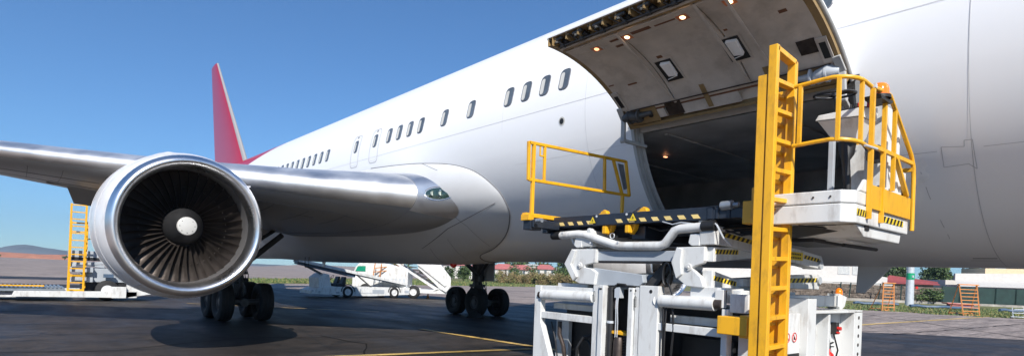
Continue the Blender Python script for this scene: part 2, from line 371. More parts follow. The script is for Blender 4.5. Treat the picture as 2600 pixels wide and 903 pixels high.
# ------------------------------------------------------------------ airliner
XC, ZC, R = 9.75, 4.66, 2.586
plane = thing('airliner', 'white wide-body airliner with red tail fin, parked with its cargo door open', 'airliner', (XC, 12, 0))
def ring(Y):
    zt, zb, rx = ZC + R, ZC - R, R
    if Y > 33:
        t = (Y - 33) / 16.0; t = min(t, 1)
        zb = ZC - R + 4.3 * t ** 1.35; zt = ZC + R - 0.35 * t ** 2; rx = R * (1 - t ** 1.7) ** 0.9 + 0.12
    if Y < -1:
        t = min((-1 - Y) / 6.0, 1); q = math.sqrt(max(1 - t ** 2.1, 0.0))
        rx = R * q + 0.02; zt = ZC + (R + 0.9) * q - 0.9 if t > 0 else zt; zb = ZC - 0.9 - (R - 0.9) * q
    return ((zt + zb) / 2, (zt - zb) / 2, rx)
def fs(phi, Y, off=0.0):
    zc, rz, rx = ring(Y); p = rad(phi)
    return V3((XC - (rx + off) * math.cos(p), Y, zc + (rz + off) * math.sin(p)))
P0, P1, Y0, Y1 = -12.1, -58.8, 2.62, 5.77
phis = sorted(set([P0, P1, P0 - 1.2, P1 + 1.2] + [-90 + 3 * i for i in range(121)]))
phis = [q for q in phis if not any(q != z and abs(q - z) < 0.9 for z in (P0, P1))]
phis = [q for q in phis if q < 269.5]
Ys = [-7, -6.97, -6.85, -6.6, -6.2, -5.6, -5, -4, -3, -2, -1, 0, 1, 2, Y0, 3.2, 4.2, 5.2, Y1, 6.3, 7] + [7 + 0.8 * i for i in range(1, 28)] + [29 + i for i in range(1, 20)] + [48.9, 49]
mb = MB(); nv = len(Ys); nu = len(phis)
mb.v = [tuple(fs(p, y)) for p in phis for y in Ys]
for i in range(nu):
    for j in range(nv - 1):
        i2 = (i + 1) % nu
        pm = (phis[i] + phis[i2]) / 2 if i2 else 0; ym = (Ys[j] + Ys[j + 1]) / 2
        if i2 and P1 < pm < P0 and Y0 < ym < Y1: continue
        mb.f.append((i * nv + j, i2 * nv + j, i2 * nv + j + 1, i * nv + j + 1)); mb.m.append(0)
fus = mb.build('fuselage', white_paint, plane, smooth=40)

# seams: thin sealant strips following the skin
def strip_on(mbx, pts, wd, off=0.004):
    # pts list of (phi, Y)
    P = [fs(a, y, off) for a, y in pts]
    for i in range(len(P) - 1):
        a, y = pts[i]; n = (fs(a, y, 1) - fs(a, y, 0)).normalized(); d = (P[i + 1] - P[i]).normalized(); sd = d.cross(n).normalized() * wd / 2
        mbx.add([P[i] - sd, P[i] + sd, P[i + 1] + sd, P[i + 1] - sd], [(0, 1, 2, 3)])
lap = 1.5
def seam_on(pts, wd):
    q = MB(); strip_on(q, pts, wd); q.build('panel_seam', seam_faint, fus, fix=False)
seam_on([(lap, y * 0.5) for y in range(-2, 2)] + [(lap, 0.5 + y * 0.5) for y in range(0, 62)], 0.006)
seam_on([(52, y * 0.5) for y in range(-2, 60)], 0.006)
for yy in (1.58,):
    seam_on([(60 - 3 * i, yy - 0.03 * math.sin(i * 0.12)) for i in range(0, 50)], 0.006)
for yy in (-0.6, 6.75, 8.95):
    seam_on([(60 - 3 * i, yy) for i in range(0, 48 if yy < 7 else 22)], 0.004)
seam_on([(-33, -2 + 0.5 * i) for i in range(8)], 0.006); seam_on([(-33, 1.9), (-33, 2.3)], 0.006)
seam_on([(-38, 2.08), (-45, 2.05), (-55, 2.0), (-62, 1.98)], 0.007)
seam_on([(-18, 5.85 + 0.4 * i) for i in range(8)], 0.003)
seam_on([(-47, 5.85 + 0.4 * i) for i in range(8)], 0.003)
# access panel outline near the door
mb = MB()
ap = [(-32.0, 1.86), (-32.5, 1.66), (-31.0, 1.655), (-31.0, 1.585), (-35, 1.58), (-38.5, 1.575), (-37, 1.64), (-37.3, 1.86), (-32.0, 1.86)]
strip_on(mb, ap, 0.007, 0.005); mb.build('access_panel', seam_faint, fus, fix=False)

patch_mat = paint('touched_up_paint', (0.9, 0.89, 0.87), 0.5, var=.1, scale=6)
for (pa, pb, ya, yb_) in ((-34.5, -41.0, 2.02, 2.22), (-36, -43.5, 2.16, 2.40)):
    m = MB(); m.grid(lambda p, y: fs(p + .8 * math.sin(y * 23), y + .02 * math.sin(p * 2.1), .0025), [lerp(pa, pb, i / 8) for i in range(9)], [lerp(ya, yb_, i / 5) for i in range(6)]); m.build('paint_patch', patch_mat, fus, fix=False)
m = MB(); strip_on(m, [(-74.5, 1.62 + .04 * i) for i in range(7)], .02, .003); strip_on(m, [(-76.5, 1.60 + .05 * i) for i in range(7)], .008, .003); m.build('vent_slot', seam_dark, fus, fix=False)
m = MB(); m.lathe(fs(-37, 2.34, 0), (fs(-37, 2.34, 1) - fs(-37, 2.34, 0)), [(0, .05), (.02, .048), (.045, .03), (.05, 0)], 16); m.build('marker_lamp', paint('brown_lens', (0.25, 0.08, 0.06), .3), fus, smooth=40)
# cabin windows
def rrect(cphi, cy, hw, hh, r, n=5, off=0.0, shear=0):
    pts = []
    for q, (sx, sy) in enumerate(((1, 1), (-1, 1), (-1, -1), (1, -1))):
        for i in range(n):
            a = PI / 2 * (q + i / (n - 1.0))
            pts.append((sx * (hw - r) + r * math.cos(a), sy * (hh - r) + r * math.sin(a)))
    if hh > 0.3:
        nn = []
        for i, p in enumerate(pts):
            q = pts[(i + 1) % len(pts)]; k = max(1, int(math.hypot(q[0] - p[0], q[1] - p[1]) / 0.06)) if i % n == n - 1 else 1
            nn += [(p[0] + (q[0] - p[0]) * j / 9, p[1] + (q[1] - p[1]) * j / 9) for j in range(9)] if i % n == n - 1 else [p]
        pts = nn
    out = []
    for y, z in pts:
        ph = cphi + math.degrees(z / R); out.append(fs(ph, cy + y, off))
    return out
def window(cy, cphi=12.0, small=1.0, shade=0.5, parent=None):
    parent = parent or fus
    hw, hh, r = 0.118 * small, 0.19 * small, 0.085 * small
    a = rrect(cphi, cy, hw + .012, hh + .012, r + .01, off=0.004); b_ = rrect(cphi, cy, hw, hh, r, off=0.012); c = rrect(cphi, cy, hw, hh, r, off=0.006)
    n = len(a); m = MB(); m.add(a + b_, [(i, (i + 1) % n, n + (i + 1) % n, n + i) for i in range(n)])
    m.add(b_ + c, [(i, (i + 1) % n, n + (i + 1) % n, n + i) for i in range(n)])
    m.add(c, [tuple(range(n))], 1)
    bl = rrect(cphi - .3, cy + 0.058 * small, hw * 0.40, hh * 0.80, r * 0.5, off=0.0075)  # flat pale strip painted in for the bright aft reveal of the window
    m.add(bl, [tuple(range(n))], 2)
    return m.build('window', [frame_grey, glass_dark, pale_mat], parent, fix=False)
for cy in (7.32, 7.82, 8.33, 8.84, 10.09, 11.10, 12.11, 12.62, 13.14, 13.66):
    window(cy)
for i in range(10): window(17.6 + 0.515 * i)
for cy in (2.0, 1.5, 3.0, 0.2): window(cy)
# overwing exits
for cy in (14.42, 15.58):
    m = MB(); a = rrect(8.5, cy, 0.255, 0.475, 0.13, n=6, off=0.004); b_ = rrect(8.5, cy, 0.23, 0.45, 0.12, n=6, off=0.004)
    n = len(a); m.add(a + b_, [(i, (i + 1) % n, n + (i + 1) % n, n + i) for i in range(n)])
    c = rrect(8.5, cy, 0.20, 0.41, 0.1, n=6, off=0.0035); d = rrect(8.5, cy, 0.196, 0.406, 0.1, n=6, off=0.0035); m.add(c + d, [(i, (i + 1) % n, n + (i + 1) % n, n + i) for i in range(n)])
    e = m.build('emergency_exit', seam_faint, fus, fix=False)
    m = MB(); q = rrect(16.2, cy, 0.035, 0.028, 0.01, off=0.005); m.add(q, [tuple(range(len(q)))])
    q = rrect(17.0, cy + .0, 0.06, 0.012, 0.005, off=0.005); m.add(q, [tuple(range(len(q)))]); m.build('handle', seam_dark, e, fix=False) if False else None
    window(cy, 11.5, 0.9, parent=plane)
    m = MB(); q = rrect(17.6, cy, 0.03, 0.03, 0.01, off=0.005); m.add(q, [tuple(range(len(q)))]); m.build('exit_handle', seam_dark, fus, fix=False)
# drain port with pale ring
m = MB(); q = rrect(-4.8, 7.3, .075, .075, .074, n=6, off=0.004); m.add(q, [tuple(range(len(q)))], 0); q = rrect(-4.8, 7.3, .05, .05, .049, n=6, off=0.008); m.add(q, [tuple(range(len(q)))], 1)
m.build('static_port', [pale_mat, black], fus, fix=False)

# ---- wing-body fairing
arc = [(-5, 14.5), (-7.0, 12.9), (-9.3, 11.75), (-12.7, 10.69), (-18, 9.92), (-27, 9.39), (-34, 9.27), (-40.5, 9.34), (-52, 9.89), (-64, 10.92), (-71, 11.77), (-80, 12.2), (-90, 12.4)]
def arcY(ph):
    if ph < -90: ph = -180 - ph
    for (a, y), (b_, y2) in zip(arc, arc[1:]):
        if a >= ph >= b_:
            i = arc.index((a, y)); ym = arc[max(i - 1, 0)]; yn = arc[min(i + 2, len(arc) - 1)]
            t = (a - ph) / (a - b_); h = b_ - a
            m0 = (y2 - ym[1]) / ((b_ - ym[0]) or 1) * h; m1 = (yn[1] - y) / ((yn[0] - a) or 1) * h
            return (2 * t ** 3 - 3 * t * t + 1) * y + (t ** 3 - 2 * t * t + t) * m0 + (3 * t * t - 2 * t ** 3) * y2 + (t ** 3 - t * t) * m1
    return 14.5
def bulge(ph):
    if ph < -90: ph = -180 - ph
    return 0.10 + 0.30 * math.exp(-((ph + 26) / 20.0) ** 2)
def fair(ph, s):
    y = arcY(ph) + s
    k = max(0.0, min(s / 2.6, 1.0)); edge = max(0.0, min(1.0, (-5 - (ph if ph > -90 else -180 - ph)) / 9.0))
    d = bulge(ph) * math.sin(k * PI / 2) ** 0.8
    if y > 24: d *= max(0.0, 1 - (y - 24) / 4.0)
    return fs(ph, y, 0.012 + d * (0.08 + 0.92 * edge ** 0.7))
phl = [-5 - i * 1.25 for i in range(137)]
ss = [0, 0.015, 0.08, 0.2, 0.4, 0.7, 1.0, 1.4, 1.8, 2.2, 2.6, 3.2, 4, 5, 6, 8, 10, 12, 13.5, 15, 16]
mb = MB(); mb.grid(lambda p, s: fair(p, s), phl, ss)
fairing = mb.build('wing_fairing', grey_paint, plane, smooth=50)
mb = MB(); rim = [fair(p, 0.0) for p in phl]; mb.tube(rim, 0.011, 5)
def fstrip(mbx, pts, wd):
    P = [fair(a, y - arcY(a)) + V3((-0.006 * math.cos(rad(a)), 0, 0.006 * math.sin(rad(a)))) for a, y in pts]
    for i in range(len(P) - 1):
        n = V3((-math.cos(rad(pts[i][0])), 0, math.sin(rad(pts[i][0])))); d = (P[i + 1] - P[i]).normalized(); sd = d.cross(n).normalized() * wd / 2
        mbx.add([P[i] - sd, P[i] + sd, P[i + 1] + sd, P[i + 1] - sd], [(0, 1, 2, 3)])
def lerp_line(a, b_, n=10): return [(a[0] + (b_[0] - a[0]) * i / n, a[1] + (b_[1] - a[1]) * i / n) for i in range(n + 1)]
fstrip(mb, lerp_line((-33, 9.5), (-42, 11.4)) + lerp_line((-42, 11.4), (-58, 13.6)), 0.014)
fstrip(mb, lerp_line((-24, 11.0), (-42, 10.7)) + lerp_line((-42, 10.7), (-60, 10.8)), 0.013)
fstrip(mb, lerp_line((-50, 11.9), (-75, 12.6)), 0.011)
fstrip(mb, lerp_line((-58, 13.2), (-85, 14.2)), 0.011)
fstrip(mb, lerp_line((-14, 11.1), (-9, 11.9)), 0.009)
mb.build('fairing_seam', seam_dark, fairing, fix=False)

# ---- wings
def lerp(a, b_, t): return a + (b_ - a) * t
#        X     Yle    Zle   Yte   Zte   t
WS = [(8.6, 8.1, 3.40, 21.2, 2.75, 1.20), (7.9, 9.05, 3.43, 21.1, 2.80, 1.30), (7.4, 10.02, 3.45, 21.05, 2.85, 1.36), (7.1, 10.82, 3.46, 21.0, 2.88, 1.42), (6.8, 11.45, 3.47, 21.0, 2.92, 1.40),
      (5.0, 12.70, 3.55, 20.9, 3.12, 1.12), (3.4, 13.80, 3.66, 20.8, 3.36, 0.88), (2.3, 14.55, 3.73, 20.8, 3.50, 0.76), (0.9, 15.55, 3.83, 21.1, 3.72, 0.68), (-0.45, 16.45, 3.93, 21.85, 3.95, 0.60),
      (-4, 18.9, 4.3, 23.6, 4.35, 0.5), (-13.9, 25.8, 5.3, 28.3, 5.35, 0.25), (-14.0, 25.95, 5.31, 28.2, 5.35, 0.05)]
def wsec(X):
    for a, b_ in zip(WS, WS[1:]):
        if a[0] >= X >= b_[0]:
            t = (a[0] - X) / (a[0] - b_[0]); return [lerp(a[i], b_[i], t) for i in range(6)]
    return list(WS[-1])
def wp(X, w, off=0.0):
    _, yl, zl, yt, zt, T = wsec(X); u = w * w; c = yt - yl
    yt_ = 5 * T * (0.2969 * abs(w) - 0.126 * u - 0.3516 * u * u + 0.2843 * u ** 3 - 0.1015 * u ** 4)
    sg = 1 if w >= 0 else -1
    cam_ = 0.10 * T * math.sin(PI * min(u, 1))
    z = zl + (zt - zl) * u + sg * (yt_ * (1.0 if sg > 0 else 0.98)) + cam_
    y = yl + c * u
    if off:
        nrm = V3((0, -math.cos(abs(w) * 2.6) if abs(w) < 0.6 else 0, sg * math.sin(min(abs(w) * 2.6, PI / 2)))).normalized()
        return V3((X, y, z)) + nrm * off
    return V3((X, y, z))
Xs = [8.6, 8.2, 7.9, 7.65, 7.4, 7.25, 7.1, 6.95, 6.8, 6.4, 5.9, 5.4, 5, 4.6, 4.2, 3.8, 3.4, 2.8, 2.3, 1.6, 0.9, 0.2, -0.45, -1.4, -2.6, -4, -6, -8, -10, -12, -13.9, -14]
wl = [-1 + i / 40.0 for i in range(81)]
def make_wing():
    mb = MB(); mb.grid(lambda X, q: wp(X, q), Xs, wl); mb.add([wp(-14, q) for q in wl], [tuple(range(len(wl)))])
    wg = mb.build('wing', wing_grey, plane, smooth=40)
    mb = MB(); q1 = [-0.16 + i * 0.0262 for i in range(21)]
    mb.grid(lambda X, q: wp(X, q, 0.006), [x for x in Xs if x <= 6.8], q1); mb.build('slat', bare_metal, wg, smooth=60, fix=False)
    mb = MB(); Xg = [6.806, 6.95, 7.1, 7.25, 7.4, 7.65, 7.9, 8.2]
    mb.grid(lambda X, q: wp(X, lerp(-0.19 - 0.10 * min(1, (X - 6.8) / .6), 0.36, (q + 1) / 2), 0.007), Xg, [-1 + i / 12.0 for i in range(25)])
    gl = mb.build('leading_edge_glove', bare_metal, wg, smooth=60, fix=False)
    # landing light lens
    mb = MB(); pts = []; rimp = []
    for i in range(28):
        a = 2 * PI * i / 28; cx = math.cos(a); sy = math.sin(a)
        hgt = 0.062 * sy * (1.0 if cx < 0 else (1 - 0.65 * cx ** 2))
        pts.append(wp(7.06 + 0.165 * cx, hgt, 0.013)); rimp.append(wp(7.06 + 0.18 * cx, hgt * 1.2, 0.012))
    cpt = wp(7.06, 0.0, 0.02); mb.v = [tuple(cpt)] + [tuple(p) for p in pts]; mb.f = [(0, i + 1, (i + 1) % 28 + 1) for i in range(28)]; mb.m = [0] * 28
    mb.tube(rimp, 0.008, 6, 1, closed=True)
    for xx in (6.97, 7.06):
        c_ = wp(xx, 0.0, 0.012); mb.lathe(c_, (0, -1, 0), [(0.012, 0.0), (0.013, 0.045), (0.018, 0.05), (0.0, 0.052)], 14, 2)
    mb.build('landing_light', [paint('light_lens', (0.025, 0.05, 0.042), 0.05, var=0.3, scale=14, spec=0.9, coat=0.5), chrome, paint('lamp_glass', (0.5, 0.56, 0.5), 0.08, var=0.2, scale=20, coat=0.5)], wg, smooth=50, fix=False)
    # lower-surface panel joints
    mb = MB()
    for (xa, qa, xb, qb) in ((6.8, -0.2, 6.8, -0.95), (6.75, -0.42, 5.6, -0.33), (5.6, -0.33, 2.9, -0.33), (5.9, -0.33, 5.9, -0.55), (5.2, -0.36, 5.2, -0.6), (4.5, -0.33, 4.5, -0.6), (3.7, -0.33, 3.7, -0.6), (5.5, -0.45, 5.0, -0.45),
                             (0.7, -0.3, 0.7, -0.75), (0.1, -0.3, 0.1, -0.75), (1.4, -0.5, -3, -0.5), (1.6, -0.72, -4, -0.72)):
        P = [wp(lerp(xa, xb, i / 8), lerp(qa, qb, i / 8)) + V3((0, -0.002, -0.005)) for i in range(9)]
        mb = MB(); mb.tube(P, 0.005, 4); mb.build('panel_joint', seam_dark, wg, fix=False)
    # flap track fairings
    for (xx, y0, y1, zz, r) in ((-3.2, 20.6, 24.4, 4.0, 0.2), (5.2, 18.6, 22.0, 2.85, 0.2)):
        mb = MB(); mb.tube([(xx, lerp(y0, y1, t), zz + 0.12 * math.cos(t * PI) + 0.25 * t) for t in (0, .04, .15, .35, .6, .85, 1)], [0.03, r * .5, r * .9, r * 1.15, r, r * .6, .03], 12)
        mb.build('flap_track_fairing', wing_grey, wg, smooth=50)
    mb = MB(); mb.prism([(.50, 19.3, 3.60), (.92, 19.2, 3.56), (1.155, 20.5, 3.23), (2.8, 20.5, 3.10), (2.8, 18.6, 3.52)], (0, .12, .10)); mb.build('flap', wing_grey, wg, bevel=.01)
    return wg
wing_l = make_wing()
# trailing flap, slightly drooped, inboard
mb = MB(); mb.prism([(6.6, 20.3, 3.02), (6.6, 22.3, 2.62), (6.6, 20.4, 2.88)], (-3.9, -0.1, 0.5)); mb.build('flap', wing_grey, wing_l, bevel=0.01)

# ---- fin
mb = MB(); finp = lambda y, z: (y, z)
def fin_sec(z):
    t = (z - 7.0) / (15.05 - 7.0); return (lerp(34.6, 42.75, t), lerp(41.9, 44.4, t), lerp(0.46, 0.16, t))
def fin(z, q):
    yl, yt, T = fin_sec(z); u = q * q; d = 5 * T * (0.2969 * abs(q) - 0.126 * u - 0.3516 * u * u + 0.2843 * u ** 3 - 0.1015 * u ** 4)
    return V3((XC + (d if q > 0 else -d), lerp(yl, yt, u), z))
zf = [6.6, 8, 9.5, 11, 12.5, 14, 15.05]
mb.grid(fin, zf, [-1 + i / 16 for i in range(33)]); mb.add([fin(15.05, -1 + i / 16) for i in range(33)], [tuple(range(33))])
finm = mb.build('tail_fin', fin_red, plane, smooth=50)
mb = MB(); mb.grid(lambda z, q: fin(z, q) + V3(((0.02 if q > 0 else -0.02 if q < 0 else 0), -0.02, 0)), zf, [-0.2, -0.15, -0.1, -0.05, 0, 0.05, 0.1, 0.15, 0.2])
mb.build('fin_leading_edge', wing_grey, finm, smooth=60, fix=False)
for sx in (-1, 1):
    mb = MB(); pts = []
    for (xx, yl, yt, T) in ((0.6, 40.5, 45.5, 0.5), (8.6, 45.8, 47.8, 0.18)):
        pts.append([(XC + sx * xx, lerp(yl, yt, u), 6.0 + 0.12 * xx + s_ * T / 2 * math.sqrt(max(u * (1 - u), 0)) * 2) for u, s_ in ((0, 0), (.1, 1), (.35, 1), (.7, .8), (1, 0), (.7, -.8), (.35, -1), (.1, -1))])
    n = 8; mb.add(pts[0] + pts[1], [(i, (i + 1) % n, n + (i + 1) % n, n + i) for i in range(n)] + [tuple(range(n, 2 * n))])
    mb.build('tailplane', white_paint, plane, smooth=50)

# ---- engine
EX, EY, EZ = 2.37, 11.75, 2.37
def make_engine():
    A = V3((0.0, 1.0, 0.03)).normalized(); O = V3((EX, EY, EZ))
    mb = MB(); mb.lathe(O, A, [(0.165, 1.268), (0.4, 1.33), (0.9, 1.375), (1.5, 1.38), (2.2, 1.34), (3.0, 1.24), (3.6, 1.1), (3.62, 1.02), (3.2, 1.03)], 72)
    na = mb.build('nacelle', nacelle_white, plane, smooth=35)
    mb = MB(); mb.lathe(O, A, [(0.167, 1.274), (0.08, 1.247), (0.035, 1.222), (0.006, 1.19), (0.0, 1.165), (0.01, 1.14), (0.045, 1.108), (0.11, 1.08), (0.20, 1.058), (0.30, 1.045)], 72)
    mb.build('inlet_lip', lip_metal, na, smooth=60, fix=False)
    mb = MB(); mb.lathe(O, A, [(0.30, 1.046), (0.31, 1.052), (0.34, 1.05), (0.6, 1.05), (1.0, 1.06)], 72)
    mb.build('inlet_duct', liner_metal, na, smooth=60, fix=False)
    mb = MB()
    for t_, r_ in ((0.75, 1.367), (1.55, 1.387)): mb.lathe(O, A, [(t_ - .004, r_ - .004), (t_, r_ + .002), (t_ + .006, r_ - .004)], 72)
    mb.tube([O + A * t_ + V3((-(r_ + .001) * .55, 0, -(r_ + .001) * .835)) for t_, r_ in ((.2, 1.275), (.4, 1.331), (.75, 1.36), (1.2, 1.385), (1.6, 1.378))], .004, 4)
    mb.build('cowl_joint', seam_faint, na, smooth=60, fix=False)
    mb = MB(); mb.lathe(O, A, [(0.98, 1.07), (0.98, 0.0)], 48); mb.build('fan_bulkhead', black, na, fix=False); mb = MB(); mb.lathe(O, A, [(3.2, 1.0), (3.2, 0.55), (4.9, 0.42), (5.2, 0.2), (5.5, 0.02)], 32, 1)
    mb.build('core', [black, machine_dark], na, smooth=40, fix=False)
    # spinner
    mb = MB(); mb.lathe(O, A, [(0.34, 0.0), (0.34, 0.145), (0.348, 0.16), (0.38, 0.17)], 36, 0); mb.lathe(O, A, [(0.38, 0.17), (0.50, 0.25), (0.65, 0.32), (0.75, 0.355)], 36, 1)
    for i in range(8):
        an = 2 * PI * i / 8; mb.cyl(O + A * 0.337 + V3((0.125 * math.cos(an), 0, 0.125 * math.sin(an))), O + A * 0.35 + V3((0.125 * math.cos(an), 0, 0.125 * math.sin(an))), 0.008, 6, 1)
    mb.build('spinner', [shade_white, black], na, smooth=40, fix=False)
    a1 = V3((1, 0, 0)); a2 = A.cross(a1).normalized(); a1 = a2.cross(A).normalized()
    first = None
    for k in range(38):
        an = 2 * PI * k / 38; er = a1 * math.cos(an) + a2 * math.sin(an); et = a2 * math.cos(an) - a1 * math.sin(an)
        mb = MB(); rs = [0.36, 0.5, 0.65, 0.71, 0.72, 0.74, 0.75, 0.9, 1.045]
        def bp_(r, c):
            tw = rad(lerp(28, 62, (r - 0.36) / 0.69)); ch = lerp(0.15, 0.20, (r - 0.36) / 0.69)
            d = A * math.cos(tw) + et * math.sin(tw); lean = 0.05 * math.sin((r - .36) * 3)
            return O + A * (0.70) + er * r + et * lean + d * (c * ch / 2) + (A * math.sin(tw) - et * math.cos(tw)) * (0.02 * (1 - c * c))
        mb.grid(bp_, rs, [-1, -0.5, 0, 0.5, 1])
        th_ = V3(A) * 0.007
        mb2 = MB(); mb2.grid(lambda r, c: bp_(r, c) + th_ * (1 - abs(c) * .9), rs, [-1, -0.5, 0, 0.5, 1]); mb.add(mb2.v, mb2.f)
        c0 = O + A * 0.67 + er * 0.73 + et * 0.03; mb.obox(c0, er * 0.006, et * 0.03, A * 0.02)
        mb.build('fan_blade', blade_mat, na, smooth=50, fix=False)
    # pylon
    mb = MB(); sec = []
    for (y, z0, z1, hw) in ((13.3, 3.6, 3.80, 0.03), (13.8, 3.5, 3.92, 0.15), (14.8, 3.4, 4.02, 0.19), (16.5, 3.2, 3.9, 0.19), (18.8, 3.25, 3.6, 0.08)):
        sec.append([(EX - hw, y, z0), (EX - hw, y, z1), (EX - hw * .5, y, z1 + .05), (EX + hw * .5, y, z1 + .05), (EX + hw, y, z1), (EX + hw, y, z0)])
    for a_, b_ in zip(sec, sec[1:]): mb.add(a_ + b_, [(i, (i + 1) % 6, 6 + (i + 1) % 6, 6 + i) for i in range(6)])
    mb.build('pylon', nacelle_white, na, smooth=50)
    mb = MB(); c0 = O + A * 0.7 + V3((1.1, 0, 0.85)); mb.prism([c0, c0 + V3((0.0, 0.5, 0)), c0 + V3((0.16, 0.5, 0.12)), c0 + V3((0.1, 0.12, 0.08))], (0.01, 0, -0.012)); mb.build('nacelle_strake', nacelle_white, na)
    return na
shade_white = paint('spinner_white', (0.52, 0.51, 0.48), 0.35, var=0.04, coat=0.2)
eng = make_engine()

# ---- landing gear
def wheel_mb(c, r, wd, ri, n=36):
    c = V3(c); m = MB(); h = wd / 2
    m.lathe(c, (1, 0, 0), [(-h * .55, ri), (-h * .9, ri + (r - ri) * .25), (-h, ri + (r - ri) * .6), (-h * .8, r * .965), (-h * .45, r), (-h*.44, r-.012), (-h*.40, r-.012), (-h*.39, r), (-.01, r), (0, r - .012), (.01, r), (h*.39, r), (h*.40, r-.012), (h*.44, r-.012), (h * .45, r), (h * .8, r * .965), (h, ri + (r - ri) * .6), (h * .9, ri + (r - ri) * .25), (h * .55, ri)], n, 0)
    m.lathe(c, (1, 0, 0), [(-h * .55, ri), (-h * .62, ri * .93), (-h * .35, ri * .85), (-h * .25, ri * .45), (-h * .55, ri * .38), (-h * .6, 0)], n, 1)
    m.lathe(c, (1, 0, 0), [(h * .6, 0), (h * .55, ri * .38), (h * .25, ri * .45), (h * .35, ri * .85), (h * .62, ri * .93), (h * .55, ri)], n, 1)
    for k in range(8):
        an = 2 * PI * k / 8
        for sg in (-1, 1): m.cyl(c + V3((sg * h * .3, ri * .66 * math.cos(an), ri * .66 * math.sin(an))), c + V3((sg * h * .42, ri * .66 * math.cos(an), ri * .66 * math.sin(an))), ri * .09, 6, 1)
    return m
def make_gear(x, y, sg):
    m = MB(); top = V3((x, y + 0.05, 3.3)); bot = V3((x, y, 0.62))
    m.tube([top, (x, y, 1.45)], 0.25, 18); m.tube([(x, y, 1.5), (x, y, 1.42)], 0.29, 18); m.tube([(x, y, 1.45), (x, y, 1.1)], 0.17, 16, 2); m.tube([(x, y, 1.12), bot], 0.21, 16)
    m.tube([(x, y - .85, .56), (x, y + .85, .56)], 0.13, 12)
    for yy in (-.71, .71): m.tube([(x - .62, y + yy, .585), (x + .62, y + yy, .585)], 0.085, 12)
    m.tube([(x, y - .2, .62), (x, y - .42, 1.0), (x, y - .2, 1.45)], 0.055, 8)      # torque link
    m.tube([(x - .05, y + .2, .62), (x - .05, y + .45, 1.0), (x, y + .2, 1.45)], 0.05, 8)
    m.tube([(x, y - .15, 1.6), (x + sg * 1.35, y + .1, 2.75)], 0.09, 10)           # side brace
    m.tube([(x, y - .1, 1.75), (x + sg * .6, y - .1, 2.55), (x + sg * 1.2, y + .4, 2.9)], 0.06, 8)
    m.tube([(x - .1, y - .2, 1.7), (x - .1, y - 1.5, 2.9)], 0.07, 8)                # drag brace
    m.box(x - .28, x + .28, y - .18, y + .2, 1.18, 1.30); m.box(x - .2, x - .05, y - .35, y - .15, .75, 1.1)
    for k in range(7):
        a = random.uniform(-.28, .28); b_ = random.uniform(-.3, .3)
        m.tube([(x + a, y + b_ * .6, 1.9), (x + a * 1.3, y - .22, 1.4), (x + b_, y - .3, .9), (x + a, y - .5, .6)], 0.014, 5, 2)
    g = m.build('landing_gear', [strut_mat, chrome, hose_black], plane, smooth=40)
    for dy in (-.71, .71):
        for dx in (-.57, .57):
            wheel_mb((x + dx, y + dy, .585), .585, .43, .27).build('wheel', [black_rub, rim_mat], g, smooth=35)
    m = MB(); m.prism([(x - sg * .3, y - .75, 1.45), (x - sg * .3, y + .7, 1.45), (x - sg * .36, y + .8, 2.9), (x - sg * .36, y - .7, 2.9)], (sg * .04, 0, 0)); m.build('gear_door', grey_paint, g, bevel=.01)
    return g
make_gear(5.35, 19.75, 1); make_gear(14.95, 19.9, -1)
# dark bay behind the struts
# right wing and right engine: mirrored / shifted copies
def mirror_mesh(o, name, parent):
    me = o.data.copy(); me.transform(Matrix.Scale(-1, 4, (1, 0, 0))); me.flip_normals()
    c = bpy.data.objects.new(name, me); C.objects.link(c); c.parent = parent
    for k in o.children: mirror_mesh(k, k.name.split('.')[0], c)
    return c
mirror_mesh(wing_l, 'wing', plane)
e2 = copy_tree(eng, plane); e2.location = ((XC - EX) * 2, 0, 0)
# belly aerials, beacon, drain masts
m = MB(); m.prism([(XC, 2.92, 2.10), (XC, 3.30, 1.67), (XC, 3.42, 1.67), (XC, 3.40, 2.10)], (.03, 0, 0)); m.build('blade_aerial', grey_paint, plane, bevel=.008)
m = MB(); m.prism([(XC, 23.5, 2.10), (XC, 23.6, 1.78), (XC, 23.8, 1.78), (XC, 23.9, 2.10)], (.03, 0, 0)); m.build('drain_mast', grey_paint, plane, bevel=.008)
m = MB(); m.lathe((9.6, 13.97, 1.99), (0, 0, -1), [(-.06, .1), (.03, .1), (.09, .07), (.12, .0)], 16); m.build('belly_beacon', red_paint, plane, smooth=50)
m = MB(); m.tube([(XC - 1.8, 21, 1.98 + .1), (XC - 1.8, 21, 1.8), (XC - 1.77, 21.05, 1.72), (XC - 1.68, 21.05, 1.72), (XC - 1.66, 21, 1.82), (XC - 1.66, 21, 2.1)], .012, 6); m.build('ground_cable', black, plane)

# ---- cargo hold and its door frame
m = MB()
hx0, hx1, hy0, hy1, hz0, hz1 = 8.05, 11.9, 1.2, 13.5, 2.50, 4.02
m.add([(hx0 + .3, hy0, hz0), (hx1, hy0, hz0), (hx1, hy1, hz0), (hx0 + .3, hy1, hz0)], [(0, 1, 2, 3)])
m.add([(7.42, hy0, hz1), (hx1, hy0, hz1), (hx1, hy1, hz1), (7.42, hy1, hz1)], [(3, 2, 1, 0)])
m.add([(hx1, hy0, hz0), (hx1, hy1, hz0), (hx1, hy1, hz1), (hx1, hy0, hz1)], [(0, 1, 2, 3)])
m.add([(hx1, hy1, hz0), (hx0 + .3, hy1, hz0), (7.42, hy1, hz1), (hx1, hy1, hz1)], [(0, 1, 2, 3)])
m.add([(hx1, hy0, hz0), (hx0 + .3, hy0, hz0), (7.42, hy0, hz1), (hx1, hy0, hz1)], [(3, 2, 1, 0)])
